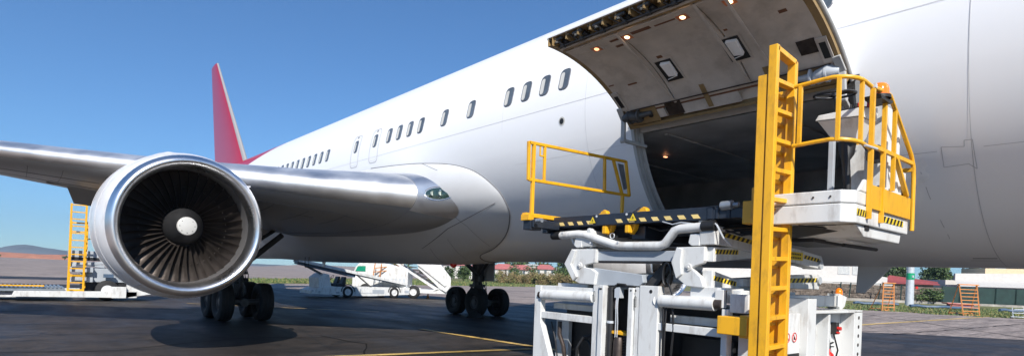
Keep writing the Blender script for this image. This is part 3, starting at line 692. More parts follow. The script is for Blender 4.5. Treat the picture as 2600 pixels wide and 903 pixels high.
for ya, yb in ((Y1 + .15, hy1), (hy0, Y0 - .15)):
    m.add([(fs(P0, 5, -.14).x, ya, fs(P0, 5, -.14).z), (fs(-35, 5, -.14).x, ya, fs(-35, 5, -.14).z), (fs(P1, 5, -.14).x, ya, fs(P1, 5, -.14).z), (fs(P1, 5, -.14).x, yb, fs(P1, 5, -.14).z), (fs(-35, 5, -.14).x, yb, fs(-35, 5, -.14).z), (fs(P0, 5, -.14).x, yb, fs(P0, 5, -.14).z)], [(0, 1, 4, 5), (1, 2, 3, 4)])
for k in range(6): m.box(7.6, 11.85, 2 + k * 1.7, 2.05 + k * 1.7, hz1 - .03, hz1 - .006, 0)
hold = m.build('cargo_hold', hold_mat, plane, fix=False)
for (x, y) in ((8.9, 6.35),):
    m = MB(); m.box(x - .035, x + .035, y - .02, y + .02, hz1 - .05, hz1 - .034); m.build('hold_lamp', lamp_dim, hold)
def jamb(us_, Ysq, in0, in1, nm, mat):
    m = MB(); m.grid(lambda a, b_: b_, us_, us_) if False else None; return m
m = MB(); pl = [P0 + (P1 - P0) * i / 14 for i in range(15)]
for yy, sg in ((Y1, 1), (Y0, -1)):
    m.grid(lambda p, d: fs(p, yy + sg * 0.0, 0.006 - d), pl, [0, .05, .10, .145])
    m.grid(lambda p, d: fs(p, yy + sg * d, -.145), pl, [0, .08, .16])
    m.grid(lambda p, d: fs(p, yy + sg * d, 0.006), pl, [0, .05])
    m.grid(lambda p, d: fs(p, yy - sg * (0.06 * d), -.05 - .09 * d), pl, [0, .5, 1])
m.grid(lambda y, d: fs(P0, y, 0.004 - d), [Y0, Y1], [0, .07, .145]); m.grid(lambda y, d: fs(P1, y, 0.004 - d), [Y0, Y1], [0, .07, .145])
m.grid(lambda y, d: fs(P0 - d, y, -.10), [Y0, Y1], [0, 1.5, 3])
m.build('door_frame', jamb_mat, plane, smooth=40, fix=False)
m = MB()
for yy, sg in ((Y1, -1), (Y0, 1)): m.tube([fs(p, yy + sg * .035, -.07) for p in pl], .018, 8)
m.tube([fs(P0 - .8, y, -.07) for y in (Y0, 3.5, 4.5, Y1)], .018, 8)
m.build('door_gasket', seal_mat, plane, smooth=50)

# ---- cargo door, hinged up about its top edge
HG = fs(P0, 4, 0.01)
tgt = V3((5.30, 0, 4.93)); sill = fs(P1, 4, 0.01)
a0 = math.atan2(sill.z - HG.z, sill.x - HG.x); a1_ = math.atan2(tgt.z - HG.z, tgt.x - HG.x)
rot = (a1_ - a0) - 2 * PI if a1_ > a0 else a1_ - a0
cR, sR = math.cos(rot), math.sin(rot)
def D(t, y, inn):                 # t 0 at the hinge .. 1 at the free edge; inn = distance inward from the outer skin
    p = fs(P0 + (P1 - P0) * t, y, 0.01 - inn); dx, dz = p.x - HG.x, p.z - HG.z
    return V3((HG.x + dx * cR - dz * sR, y, HG.z + dx * sR + dz * cR))
DY0, DY1 = Y0 + .012, Y1 - .012
tl = [i / 16 for i in range(17)]
m = MB(); m.grid(lambda t, y: D(t, y, 0), tl, [DY0, 3.5, 4.5, DY1]); m.grid(lambda t, y: D(t, y, .018), tl, [DY0, 3.5, 4.5, DY1])
for yy in (DY0, DY1): m.grid(lambda t, d: D(t, yy, d), tl, [0, .018])
m.grid(lambda y, d: D(1, y, d), [DY0, DY1], [0, .018])
door = m.build('cargo_door', white_paint, plane, smooth=40)
# frame: edge beams in ochre primer
m = MB()
for (ya, yb) in ((DY0 + .02, DY0 + .10), (DY1 - .10, DY1 - .02)):
    for i in range(16):
        t0, t1 = tl[i], tl[i + 1]
        m.add([D(t0, ya, .018), D(t0, yb, .018), D(t0, yb, .13), D(t0, ya, .13), D(t1, ya, .018), D(t1, yb, .018), D(t1, yb, .13), D(t1, ya, .13)], [(0, 4, 7, 3), (1, 2, 6, 5), (3, 7, 6, 2)])
def dbox(mx, t0, t1, y0, y1, i0, i1, mi=0):
    ps = [D(t, y, i) for t in (t0, t1) for y in (y0, y1) for i in (i0, i1)]
    mx.add(ps, [(0, 1, 3, 2), (4, 6, 7, 5), (0, 4, 5, 1), (2, 3, 7, 6), (0, 2, 6, 4), (1, 5, 7, 3)], mi)
dbox(m, .885, .90, DY0 + .1, DY1 - .1, .018, .14)        # beam where the lining ends
dbox(m, .0, .02, DY0 + .02, DY1 - .02, .018, .13)
m.grid(lambda t, y: D(t, y, .024), [.9, .94, .99], [DY0 + .02, DY1 - .02])
n = 15
for k in range(n):                                             # ribs in the open latch bay
    yy = lerp(DY0 + .12, DY1 - .12, k / (n - 1)); dbox(m, .9, .985, yy - .012, yy + .012, .024, .10)
m.build('door_frame_beam', primer, door, fix=False)
# lining in three panels with raised joints
m = MB()
for i, (ya, yb) in enumerate(((DY0 + .10, 3.68), (3.70, 4.78), (4.80, DY1 - .10))):
    for j, (ta, tb) in enumerate(((.135, .875),)):
        ts = [lerp(ta, tb, q / 12) for q in range(13)]
        m.grid(lambda t, y: D(t, y, .135 if i != 1 else .138), ts, [ya, lerp(ya, yb, .5), yb])
        for yy in (ya, yb): m.grid(lambda t, d: D(t, yy, d), ts, [.10, .135])
dbox(m, .885, .915, DY0 + .06, DY1 - .06, .12, .135)
dbox(m, .04, .13, 2.95, 3.6, .10, .134); dbox(m, .04, .13, 3.9, 4.75, .10, .134); dbox(m, .05, .12, 5.02, 5.25, .11, .135)
lin = m.build('door_lining', lining, door, fix=False)
m = MB()
for yy in (3.69, 4.79, 4.25 - .9): dbox(m, .14, .87, yy - .018, yy + .018, .134, .141)
dbox(m, .855, .865, DY0 + .1, DY1 - .1, .134, .141); dbox(m, .76, .765, 3.72, 4.76, .136, .141); dbox(m, .78, .784, 4.9, 5.6, .134, .139)
m.build('lining_batten', lining, door, fix=False)
m = MB()
dbox(m, .80, .83, 4.35, 4.72, .1385, .1395); dbox(m, .80, .82, 4.85, 4.98, .1385, .1395); dbox(m, .52, .545, 4.56, 4.64, .1385, .1395); dbox(m, .12, .135, 2.8, 5.6, .128, .1365); dbox(m, .80, .815, 4.0, 4.3, .1385, .1392)
m.build('scuff_strip', rust_strip, door, fix=False)
# four lamps
for (t, y, lit) in ((.79, 5.24, 0), (.80, 4.72, 1), (.80, 3.92, 1), (.79, 3.35, 1)):
    m = MB(); dbox(m, t - .035, t + .035, y - .085, y + .085, .136, .1425, 0); dbox(m, t - .027, t + .027, y - .07, y + .07, .1446, .1456, 2)
    c = D(t, y, .145); nn = (D(t, y, .2) - D(t, y, .1)).normalized(); m.lathe(c, nn, [(-.02, .04), (.0, .036), (.010, .024), (.014, 0)], 16, 1 if lit else 1)
    m.build('door_lamp', [lining, lamp_lit if lit else lamp_dim, lamp_box], door, smooth=40, fix=False)
# two access holes; bracket coloured near-white to stand for skylight coming through
for (t, y) in ((.41, 4.60), (.43, 3.66)):
    m = MB(); dbox(m, t - .11, t + .10, y - .14, y + .14, .1365, .141, 0); dbox(m, t - .095, t + .09, y - .12, y + .12, .148, .1485, 1)
    m.build('access_hole', [lining, black], door, fix=False)
    m = MB(); q = [D(t - .045, y - .085, .152), D(t + .07, y - .095, .152), D(t + .08, y + .035, .152), D(t - .035, y + .03, .152)]
    nn = (D(t, y, .2) - D(t, y, .1)).normalized() * .045; m.prism(q, nn); m.tube([D(t - .055, y - .07, .17), D(t - .06, y + .07, .19)], .006, 6)
    m.build('latch_handle', skylit_trim, door, bevel=.012)
# ochre end fittings with lightening holes, and dark notches in the lining
for (ya, yb_) in ((DY1 - .62, DY1 - .12), (DY0 + .12, DY0 + .75)):
    m = MB(); dbox(m, .03, .15, ya, yb_, .136, .142, 0)
    for q in (.25, .6): c = D(.09, lerp(ya, yb_, q), .150); nn = (D(.09, ya, .2) - D(.09, ya, .1)).normalized(); m.lathe(c, nn, [(-.012, .045), (0, .045), (0, 0)], 16, 1)
    m.build('end_fitting', [primer, black], door, smooth=40, fix=False)
for (t, y, w_) in ((.10, 4.85, .13), (.30, DY0 + .28, .10)):
    m = MB(); dbox(m, t - .05, t + .05, y - w_, y + w_, .1395, .1405, 0); m.build('lining_notch', machine_dark, door, fix=False)
m = MB()
for k in range(9):
    y = lerp(DY0 + .25, DY1 - .25, k / 8 + random.uniform(-.03, .03)); t = random.uniform(.25, .75); dbox(m, t, t + random.uniform(.01, .03), y, y + random.uniform(.03, .16), .1372, .1378)
m.build('lining_patch', rust_strip, door, fix=False)
# torque tube along lining near the hinge
m = MB(); m.tube([D(.16, y, .155) for y in (2.75, 5.55)], .009, 8)
m.box(0, 0, 0, 0, 0, 0) if False else None
for y, tt in ((3.45, .17), (4.32, .17)): dbox(m, .05, .24, y - .04, y + .035, .1365, .1375, 1)
m.build('door_torque_tube', [machine_dark, primer], door, fix=False, smooth=40)
# latch shaft with cranks on the free edge
m = MB(); m.tube([D(.935, y, .12) for y in (DY0 + .05, DY1 - .05)], .013, 8)
m.build('latch_shaft', strut_mat, door, smooth=40)
for k in range(9):
    y = lerp(DY0 + .18, DY1 - .18, k / 8)
    m = MB(); m.tube([D(.935, y - .03, .12), D(.935, y + .03, .12)], .03, 12); m.tube([D(.935, y, .12), D(.965, y + .02, .08), D(.985, y + .05, .10)], [.02, .017, .02], 8)
    m.tube([D(.975, y - .06, .05), D(.975, y + .09, .06)], .022, 10); m.tube([D(.93, y + .05, .13), D(.95, y + .14, .07), D(.99, y + .16, .05)], .010, 6)
    m.tube([D(.915, y - .07, .09), D(.955, y - .05, .07)], .034, 10, 1)
    m.build('latch_crank', [strut_mat, black], door, smooth=40)
# hinge-line actuators and arms at both ends
for (y, sg) in ((DY1 - .12, 1), (DY0 + .12, -1)):
    m = MB()
    c = D(.10, y - sg * .17, .17); c2 = D(.12, y - sg * .02, .17)
    m.tube([D(.11, y - sg * .42, .16), D(.11, y - sg * .20, .17), c, c2, D(.11, y + sg * .08, .17)], [.03, .05, .085, .085, .05], 16)
    for q in (.22, .05): p = D(.11, y - sg * q, .17); m.tube([p - V3((0, .012, 0)), p + V3((0, .012, 0))], .10, 18)
    act = m.build('door_actuator', galv if sg < 0 else strut_mat, door, smooth=40)
    m = MB(); e1 = D(.10, y + sg * .10, .17); hold_pt = fs(P0 - 8, y + sg * .02, -.10)
    mid = D(.02, y + sg * .11, .30); mid.z -= .10
    m.bar(e1, mid, .045, .07, up=(0, 1, 0)); m.bar(mid, hold_pt, .045, .06, up=(0, 1, 0)); m.tube([mid - V3((0, .04, 0)), mid + V3((0, .04, 0))], .04, 12)
    m.bar(D(.2, y + sg * .08, .15), e1, .03, .09, up=(0, 1, 0))
    m.build('door_arm', jamb_mat, door, bevel=.008)
    m = MB(); dbox(m, .17, .34, y - .06, y + .06, .1365, .15, 0); dbox(m, .20, .31, y - .035, y + .035, .154, .155, 1); m.build('edge_fitting', [lining, black], door, fix=False)
# hollow edge seal of the forward edge
m = MB(); m.tube([D(t, DY0 + .012, .03 + .02 * math.sin(t * PI)) for t in tl], .028, 10); m.build('edge_seal', seal_mat, door, smooth=50); m = MB(); m.tube([D(t, DY1 - .01, .03) for t in tl], .012, 8); m.build('edge_seal', seal_mat, door, smooth=50)
m = MB(); dbox(m, 0, .01, DY0, DY1, .0, .02); m.tube([fs(P0 + .6, y, .012) for y in (Y0 - .05, 4, Y1 + .05)], .016, 8); m.build('piano_hinge', strut_mat, plane, smooth=50)

# ------------------------------------------------------------------ cargo loader
LX = 5.6
ld = thing('cargo_loader', 'white scissor-lift cargo loader with yellow ladder, raised to the open aircraft door', 'cargo loader', (6.4, 4.2, 0))
# dark bridge deck
m = MB()
m.box(LX, LX + .10, 3.35, 5.93, 2.395, 2.535); m.box(LX, LX + .08, 3.02, 3.35, 2.40, 2.50)
m.box(LX + .1, 8.25, 5.80, 5.95, 2.38, 2.50); m.box(LX + .1, 8.25, 2.95, 3.05, 2.36, 2.50); m.box(LX + .12, 8.25, 3.05, 5.8, 2.40, 2.425)
for x in (6.1, 6.7, 7.3, 7.9): m.box(x, x + .08, 3.05, 5.8, 2.28, 2.40)
m.box(LX + .02, LX + .5, 5.93, 6.02, 2.33, 2.46); m.box(LX + .15, 7.9, 4.35, 4.55, 2.22, 2.38)
deck = m.build('bridge_deck', navy, ld, bevel=.006)
m = MB(); m.box(LX - .012, LX - .002, 3.37, 3.43, 2.40, 2.53); m.box(LX - .012, LX - .002, 3.17, 3.20, 2.40, 2.50); m.box(LX - .02, LX - .002, 3.17, 3.43, 2.525, 2.535)
m.box(LX - .014, LX + 0, 3.30, 3.33, 2.40, 2.53); m.build('end_bracket', navy, deck, bevel=.004)
for k in range(10):                                           # deck rollers
    x = 5.85 + k * .24; m = MB(); m.tube([(x, 3.15, 2.47), (x, 5.75, 2.47)], .045, 12); m.build('roller', roller_steel, deck, smooth=40)
m = MB()
for k in range(13):
    if k in (5,): continue
    y = 5.80 - k * .168 if k < 5 else 5.70 - k * .176
    m.prism([(LX - .003, y + .045, 2.46), (LX - .003, y - .04, 2.46), (LX - .003, y - .075, 2.415), (LX - .003, y + .01, 2.415)], (-.002, 0, 0))
m.build('pale_warning_tape', cream_tape, deck)
def tri_sign(c, s, parent):
    y, z = c; m = MB()
    m.prism([(LX - .004, y + s, z - s * .55), (LX - .004, y - s, z - s * .55), (LX - .004, y, z + s * 1.1)], (-.003, 0, 0), 1)
    q = .82; m.prism([(LX - .0072, y + s * q, z - s * .45), (LX - .0072, y - s * q, z - s * .45), (LX - .0072, y, z + s * .88)], (-.002, 0, 0), 0)
    for (a, b_, w_, h_) in ((0, .05, .22, .16), (.12, .22, .06, .2), (0, .25, .05, .2), (-.12, .2, .06, .2), (-.26, .0, .14, .07), (.22, -.05, .14, .07), (0, -.18, .4, .05)):
        m.box(LX - .0105, LX - .0092, y + (a - w_ / 2) * s, y + (a + w_ / 2) * s, z + (b_ - h_ / 2) * s, z + (b_ + h_ / 2) * s, 1)
    return m.build('warning_triangle', [stripe_yellow, black], parent)
tri_sign((5.06, 2.455), .06, deck); tri_sign((4.42, 2.46), .065, deck)
m = MB()
for y, z in ((5.0, 2.51), (4.52, 2.51)): m.lathe((LX - .003, y, z), (-1, 0, 0), [(0, .017), (.004, .017), (.008, .01), (.008, 0)], 12)
m.build('bolt', galv, deck, smooth=40)
# yellow cargo stops: blocks above and hooks beneath the beam
for y in (4.98, 4.36):
    m = MB(); m.box(LX + .12, LX + .2, y - .03, y + .10, 2.52, 2.56)
    m.prism([(LX + .12, y + .08, 2.54), (LX + .12, y - .05, 2.54), (LX + .12, y - .03, 2.59), (LX + .12, y + .01, 2.61), (LX + .12, y + .06, 2.585)], (.07, 0, 0))
    m.build('cargo_stop', yellow, deck, bevel=.008)
for y in (4.86, 4.50):
    m = MB(); m.prism([(LX + .06, y + .09, 2.42), (LX + .06, y - .08, 2.42), (LX + .06, y - .05, 2.33), (LX + .06, y + .0, 2.275), (LX + .06, y + .09, 2.33)], (.08, 0, 0)); m.box(LX - .015, LX + .06, y - .03, y + .03, 2.29, 2.38)
    m.build('stop_hook', yellow, deck, bevel=.008)
m = MB(); m.tube([(LX + .08, 4.82, 2.27 + .03 * math.cos(a)) if False else (LX + .08, 4.80 + .035 * math.cos(a), 2.265 + .035 * math.sin(a)) for a in [i * PI / 6 for i in range(12)]], .007, 6, closed=True)
m.build('tie_ring', galv, deck, smooth=40)
m = MB(); m.tube([(LX + .0, 3.27, 2.53), (LX + .0, 3.15, 2.535)], .05, 18); m.tube([(LX + .0, 3.14, 2.535), (LX + .0, 3.08, 2.535)], .025, 12); m.build('corner_roller', roller_steel, deck, smooth=40)
m = MB(); m.tube([(LX + .3, 4.66, 2.53), (LX + .35, 4.60, 2.60), (LX + .4, 4.52, 2.53)], .045, 10); m.tube([(LX + .1, 5.96, 2.46), (LX - .02, 6.0, 2.46)], .03, 10); m.build('rubber_buffer', black, deck, smooth=40)
m = MB()
for k in range(5):
    z0 = 2.37 - .02 * k; y0 = 4.3 - k * .25
    m.tube([(LX + .15, y0, z0), (LX + .12, y0 - .2, z0 - .06), (LX + .14, y0 - .45, z0 - .02), (LX + .3, y0 - .7, z0)], .012, 6)
m.tube([(LX + .0, 4.0, 2.40), (LX - .02, 3.85, 2.36), (LX - .01, 3.75, 2.38), (LX + .0, 3.6, 2.36)], .008, 6, 1)
m.build('hydraulic_hose', [hose_black, galv], deck, smooth=40)

# left guard rail
Yg = 5.82
m = MB()
def yb(mx, a, b_, wd=.04, hh=.04): mx.bar(a, b_, wd, hh)
yb(m, (5.124, Yg, 3.504), (5.142, Yg, 2.991)); yb(m, (5.124, Yg, 3.490), (7.137, Yg, 3.549)); yb(m, (5.142, Yg, 3.000), (7.256, Yg, 3.037)); yb(m, (7.256, Yg, 3.028), (7.137, Yg, 3.558))
yb(m, (5.225, Yg, 2.525), (5.216, Yg, 3.485), .045, .045); yb(m, (5.426, Yg, 3.009), (5.417, Yg, 3.485), .035, .035); yb(m, (5.325, Yg, 3.348), (5.426, Yg, 3.348), .02, .02); yb(m, (5.334, Yg, 3.348), (5.334, Yg, 3.485), .02, .02)
yb(m, (6.670, Yg, 3.037), (6.643, Yg, 3.531)); yb(m, (7.073, Yg, 3.046), (6.844, Yg, 3.531)); yb(m, (7.091, Yg, 2.433), (7.091, Yg, 3.037), .045, .045)
m.box(5.09, 5.85, 5.775, 5.86, 2.50, 2.555); m.box(5.07, 5.16, 5.70, 5.86, 2.45, 2.53)
gr = m.build('guard_rail', yellow, ld, bevel=.005)
m = MB(); m.prism([(6.954, Yg - .005, 3.494), (7.082, Yg - .005, 3.494), (7.192, Yg - .005, 3.138), (7.119, Yg - .005, 3.110)], (0, .012, 0)); m.build('mesh_panel', roller_steel, gr)
m = MB(); m.box(5.12, LX, 5.66, 5.80, 2.36, 2.46); m.box(5.10, 5.3, 5.70, 5.84, 2.33, 2.45); m.build('deck_extension', navy, deck, bevel=.006)
m = MB(); m.tube([(5.12, 5.60, 2.44), (5.12, 5.50, 2.44)], .028, 12); m.build('corner_roller', roller_steel, deck, smooth=40)

# bent white pipe across under the deck
m = MB(); m.tube([(LX, 5.78, 2.285), (LX, 5.62, 2.285)], .055, 14, 1); m.tube([(LX, 5.62, 2.285), (LX, 5.30, 2.295), (LX, 5.17, 2.28), (LX, 4.68, 2.145), (LX, 4.58, 2.13), (LX, 4.02, 2.125), (LX, 3.95, 2.15), (LX, 3.83, 2.29), (LX, 3.76, 2.31), (LX, 3.47, 2.32)], .052, 16, 0)
m.tube([(LX, 3.48, 2.325), (LX, 3.33, 2.33)], .06, 14, 1)
m.tube([(LX + .02, 5.45, 2.26), (LX + .04, 5.42, 2.18), (LX + .1, 5.38, 2.12)], .018, 8, 0); m.tube([(LX + .03, 5.28, 2.26), (LX + .04, 5.17, 2.2), (LX + .08, 5.13, 2.12)], .018, 8, 0)
m.build('bent_pipe', [loader_white, black], ld, smooth=40)
# upper arms, scissor arms: two sides
def hazard(parent, p, q, hgt, n, nrm=(0, -1, 0)):
    p, q, nr = V3(p), V3(q), V3(nrm); d = (q - p) / n; dn = (q - p).normalized(); up = Z
    m = MB()
    m.prism([p, q, q + up * hgt, p + up * hgt], nr * .002, 0)
    for k in range(n):
        a = p + d * k; b_ = p + d * (k + .5); sh = d * .45
        if k == n - 1: sh = d * .3
        m.prism([a + nr * .0024 + up * .001, b_ + nr * .0024 + up * .001, b_ + sh * (1) + up * (hgt - .001) + nr * .0024, a + sh + up * (hgt - .001) + nr * .0024], nr * .0015, 1)
    return m.build('hazard_stripe', [stripe_yellow, black], parent)
def arm_side(yc, full):
    ya, yb_ = yc - .09, yc + .09
    # upper arm: high at this end, falls towards the aircraft
    m = MB(); m.prism([(LX, ya, 2.34), (LX - .02, ya, 2.26), (LX + .0, ya, 2.13), (LX + .25, ya, 2.13), (8.27, ya, 1.97), (8.34, ya, 2.03), (8.27, ya, 2.15)], (0, yb_ - ya, 0))
    m.prism([(LX - .01, yb_ + .0, 2.25), (LX - .01, yb_ + .12, 2.25), (LX - .01, yb_ + .14, 2.15), (LX - .01, yb_ + .10, 2.12), (LX - .01, yb_ + .0, 2.12)], (.2, 0, 0))
    m.tube([(LX - .03, ya + .05, 2.33), (LX + .06, ya + .05, 2.33)], .035, 12)
    a1 = m.build('scissor_arm', loader_white, ld, bevel=.008)
    # knuckle with two arms
    kd = yc - 3.42 if full else yc - 5.02
    kp = ([(3.764, 2.105), (3.828, 1.941), (3.76, 1.758), (3.651, 1.681), (3.448, 1.67), (3.44, 1.69), (3.48, 1.786), (3.56, 1.85), (3.59, 1.88), (3.545, 1.905), (3.459, 1.93), (3.44, 1.96), (3.44, 2.11)] if full else
          [(5.367, 2.098), (5.491, 1.902), (5.327, 1.686), (5.243, 1.653), (4.985, 1.645), (4.96, 1.80), (5.05, 1.85), (5.16, 1.863), (5.15, 1.894), (4.98, 1.925), (4.97, 2.095)])
    m = MB(); m.prism([(LX - .02, a_, b2) for a_, b2 in kp], (.07, 0, 0))
    kf = [(kp[0][0], kp[0][1]), kp[1], (kp[2][0], kp[2][1]), (kp[2][0] - .07, kp[2][1] + .05), (kp[1][0] - .12, kp[1][1]), (kp[0][0] - .07, kp[0][1] - .02)]
    m.prism([(LX - .021, a_, b2) for a_, b2 in kf], (-.035, 0, 0))
    py_ = 3.625 if full else 5.235; m.tube([(LX - .035, py_, 1.885), (LX + .2, py_, 1.885)], .042, 18); m.tube([(LX - .05, py_, 1.885), (LX - .03, py_, 1.885)], .02, 8)
    m.build('scissor_knuckle', loader_white, ld, bevel=.012)
    m = MB(); m.prism([(LX + .10, ya, 2.10), (LX + .10, ya, 1.97), (8.1, ya, 2.04), (8.1, ya, 2.16)], (0, yb_ - ya, 0)) if False else None
    m.prism([(LX + .05, ya + .04, 2.11), (LX + .05, ya + .04, 1.95), (6.9, ya + .04, 2.07), (6.9, ya + .04, 2.16)], (0, .12, 0)); a2 = m.build('scissor_arm', loader_white, ld, bevel=.008)
    m = MB(); m.prism([(LX + .05, ya + .05, 1.86), (LX + .05, ya + .05, 1.67), (6.5, ya + .05, 1.65), (6.5, ya + .05, 1.72)], (0, .12, 0)); a3 = m.build('scissor_arm', loader_white, ld, bevel=.008)
    m = MB(); m.prism([(6.2, ya, 1.70), (8.22, ya, 1.70), (8.22, ya, 1.90), (7.6, ya, 1.87), (6.2, ya, 1.79)], (0, yb_ - ya, 0)); a4 = m.build('scissor_arm', loader_white, ld, bevel=.008)
    if full:
        hazard(a1, (LX + .12, ya - .001, 2.225), (6.62, ya - .001, 2.165), .05, 9); hazard(a1, (7.72, ya - .001, 2.09), (8.2, ya - .001, 2.06), .05, 5)
        m = MB(); m.box(7.14, 7.68, ya - .007, ya - .001, 2.06, 2.16); 
        for zz in (2.13, 2.085):
            for i in range(9): m.box(7.2 + i * .048, 7.235 + i * .048, ya - .0085, ya - .0072, zz - .008, zz + .012, 1)
        m.build('warning_plate', [stripe_yellow, black], a1)
        hazard(a2, (LX + .08, ya + .039, 2.035), (6.15, ya + .039, 2.055), .05, 7); hazard(a3, (LX + .08, ya + .049, 1.755), (6.15, ya + .049, 1.70), .05, 7)
        hazard(a4, (6.95, ya - .001, 1.755), (8.2, ya - .001, 1.80), .055, 11)
    m = MB(); m.tube([(8.2, ya - .03, 2.03), (8.2, yb_ + .03, 2.03)], .06, 14); m.tube([(8.18, ya - .03, 1.82), (8.18, yb_ + .03, 1.82)], .05, 14); m.build('pivot_pin', galv, a1, smooth=40)
arm_side(3.42, True); arm_side(5.14, False)
m = MB(); m.box(LX + .03, LX + .12, 3.70, 5.06, 1.95, 2.07); m.build('cross_beam', loader_grey, ld, bevel=.006); m = MB(); m.box(LX + .35, LX + .5, 3.5, 5.1, 1.72, 1.80); m.build('cross_beam', loader_grey, ld, bevel=.006); m = MB(); m.box(7.6, 7.72, 3.5, 5.1, 1.95, 2.05); m.build('cross_beam', loader_grey, ld, bevel=.006)
m = MB(); m.prism([(LX + .03, 5.04, 1.86), (LX + .03, 5.04, 1.64), (LX + .03, 4.32, 1.655), (LX + .03, 4.26, 1.70), (LX + .03, 4.28, 1.79)], (.08, 0, 0)); m.build('tapered_plate', loader_grey, ld, bevel=.006)  # part of the white arm; the deck's shadow is put into its grey
m = MB(); m.bar((LX + .3, 4.05, 1.98), (LX + .2, 4.30, 1.62), .13, .12); m.build('hydraulic_ram', black, ld, bevel=.01); m = MB(); m.bar((LX + .5, 3.05, 1.98), (LX + .9, 3.15, 1.62), .1, .1); m.build('hydraulic_ram', black, ld, bevel=.01)
m = MB()
for k in range(6):
    m.tube([(LX + .02 + .015 * k, 3.93 + .055 * math.cos(a) + .006 * k, 1.80 + .13 * math.sin(a)) for a in [i * PI / 10 for i in range(20)]], .013, 7, closed=True)
m.tube([(LX + .02, 3.9, 1.7), (LX + .0, 3.84, 1.6), (LX - .0, 3.8, 1.2), (LX - .0, 3.82, .9)], .013, 7)
m.build('hose_coil', hose_black, ld, smooth=50)

m = MB()
for (a, b2) in ((5.55, 2.335), (5.05, 2.19), (4.60, 2.19)):
    m.lathe((LX - .045, a, b2 - .02), (-1, 0, 0), [(0, .014), (.012, .012), (.012, 0)], 8)
m.bar((LX + .05, 3.56, 2.38), (LX + .05, 3.36, 2.36), .03, .05); m.tube([(LX + .05, 3.45, 2.42), (LX - .03, 3.30, 2.33), (LX, 3.24, 2.2), (LX + .1, 3.2, 2.12)], .01, 6)
m.build('pipe_fitting', galv, ld, smooth=40)
# chassis
m = MB()
m.prism([(LX - .02, 6.08, 1.60), (LX - .02, 6.07, .35), (LX - .02, 5.62, .35), (LX - .02, 5.94, 1.10), (LX - .02, 5.96, 1.60)], (.09, 0, 0))
m.box(LX, LX + .5, 4.98, 6.08, 1.50, 1.60); m.box(LX + .1, LX + .45, 5.2, 5.75, 1.58, 1.645); m.box(LX + .35, LX + .42, 5.75, 6.0, .5, 1.15)
m.box(LX - .01, LX + .08, 4.98, 5.97, 1.15, 1.24); m.box(LX + .25, LX + .33, 4.98, 5.97, 1.28, 1.36)
m.box(LX - .02, LX + .06, 4.88, 4.99, .35, 1.64); m.box(LX - .05, LX + .06, 4.80, 4.87, .35, 1.645)
m.box(LX - .05, LX + .06, 4.34, 4.41, .35, 1.63); m.box(LX - .02, LX + .05, 4.27, 4.33, .35, 1.64); m.box(LX - .03, LX + .09, 4.0, 4.26, .35, 1.665)
m.box(LX - .01, LX + .08, 3.21, 4.0, 1.165, 1.25); m.box(LX + .22, LX + .3, 3.21, 4.0, 1.25, 1.34)
m.box(LX - .03, LX + .07, 3.14, 3.21, .35, 1.46)
m.box(LX + .02, LX + .4, 3.20, 3.62, 1.52, 1.68); m.box(LX - .02, LX + .05, 3.20, 3.30, 1.47, 1.66)
m.box(LX + .0, LX + .55, 2.94, 3.14, 1.43, 1.62); m.box(LX + .55, 7.95, 2.94, 3.10, 1.50, 1.63); m.box(LX + .15, 7.0, 3.1, 3.6, 1.60, 1.66); m.box(6.2, 6.3, 2.96, 3.05, .35, 1.5)
m.prism([(7.85, 2.93, 1.66), (8.08, 2.93, 1.62), (8.02, 2.93, 1.50), (7.9, 2.93, 1.45), (7.85, 2.93, 1.5)], (0, .15, 0))
m.box(LX + .05, LX + .35, 2.94, 3.06, .4, 1.2)
m.box(7.55, 8.0, 5.9, 6.05, .3, 1.6); m.box(LX + .5, 8.0, 5.95, 6.05, 1.4, 1.6); m.box(6.0, 8.0, 3.0, 6.0, .35, .5)
ch = m.build('chassis', loader_white, ld, bevel=.006)
m = MB()
m.tube([(LX + .0, 5.93, 1.47), (LX + .0, 4.99, 1.485)], .072, 20); m.build('round_tube', loader_white, ch, smooth=40)
m = MB(); m.tube([(LX + .0, 3.98, 1.50), (LX + .0, 3.30, 1.505)], .072, 20); m.tube([(LX, 4.0, 1.50), (LX + .06, 4.05, 1.49), (LX + .2, 4.06, 1.48)], .072, 14); m.build('round_tube', loader_white, ch, smooth=40)
m = MB(); m.tube([(LX + .0, 6.0, 1.465), (LX, 5.94, 1.47)], .05, 14); m.tube([(LX, 3.30, 1.505), (LX, 3.22, 1.505)], .055, 14); m.build('tube_end', machine_dark, ch, smooth=40)
m = MB()
for y, z in ((4.94, 1.50), (4.30, 1.47)):
    m.tube([(LX - .053, y + .012 * math.cos(a), z + (.05 if math.sin(a) > 0 else -.05) + .012 * math.sin(a)) for a in [i * PI / 6 + .01 for i in range(12)]], .004, 5, closed=True)
m.lathe((LX - .031, 4.10, 1.60), (-1, 0, 0), [(0, .022), (.003, .02), (.003, 0)], 14)
for y in (4.85, 4.83, 4.37, 4.30): m.lathe((LX - .052, y, 1.6), (-1, 0, 0), [(0, .012), (.004, .01), (.004, 0)], 10)
m.build('slot_hole', black, ch, smooth=40)
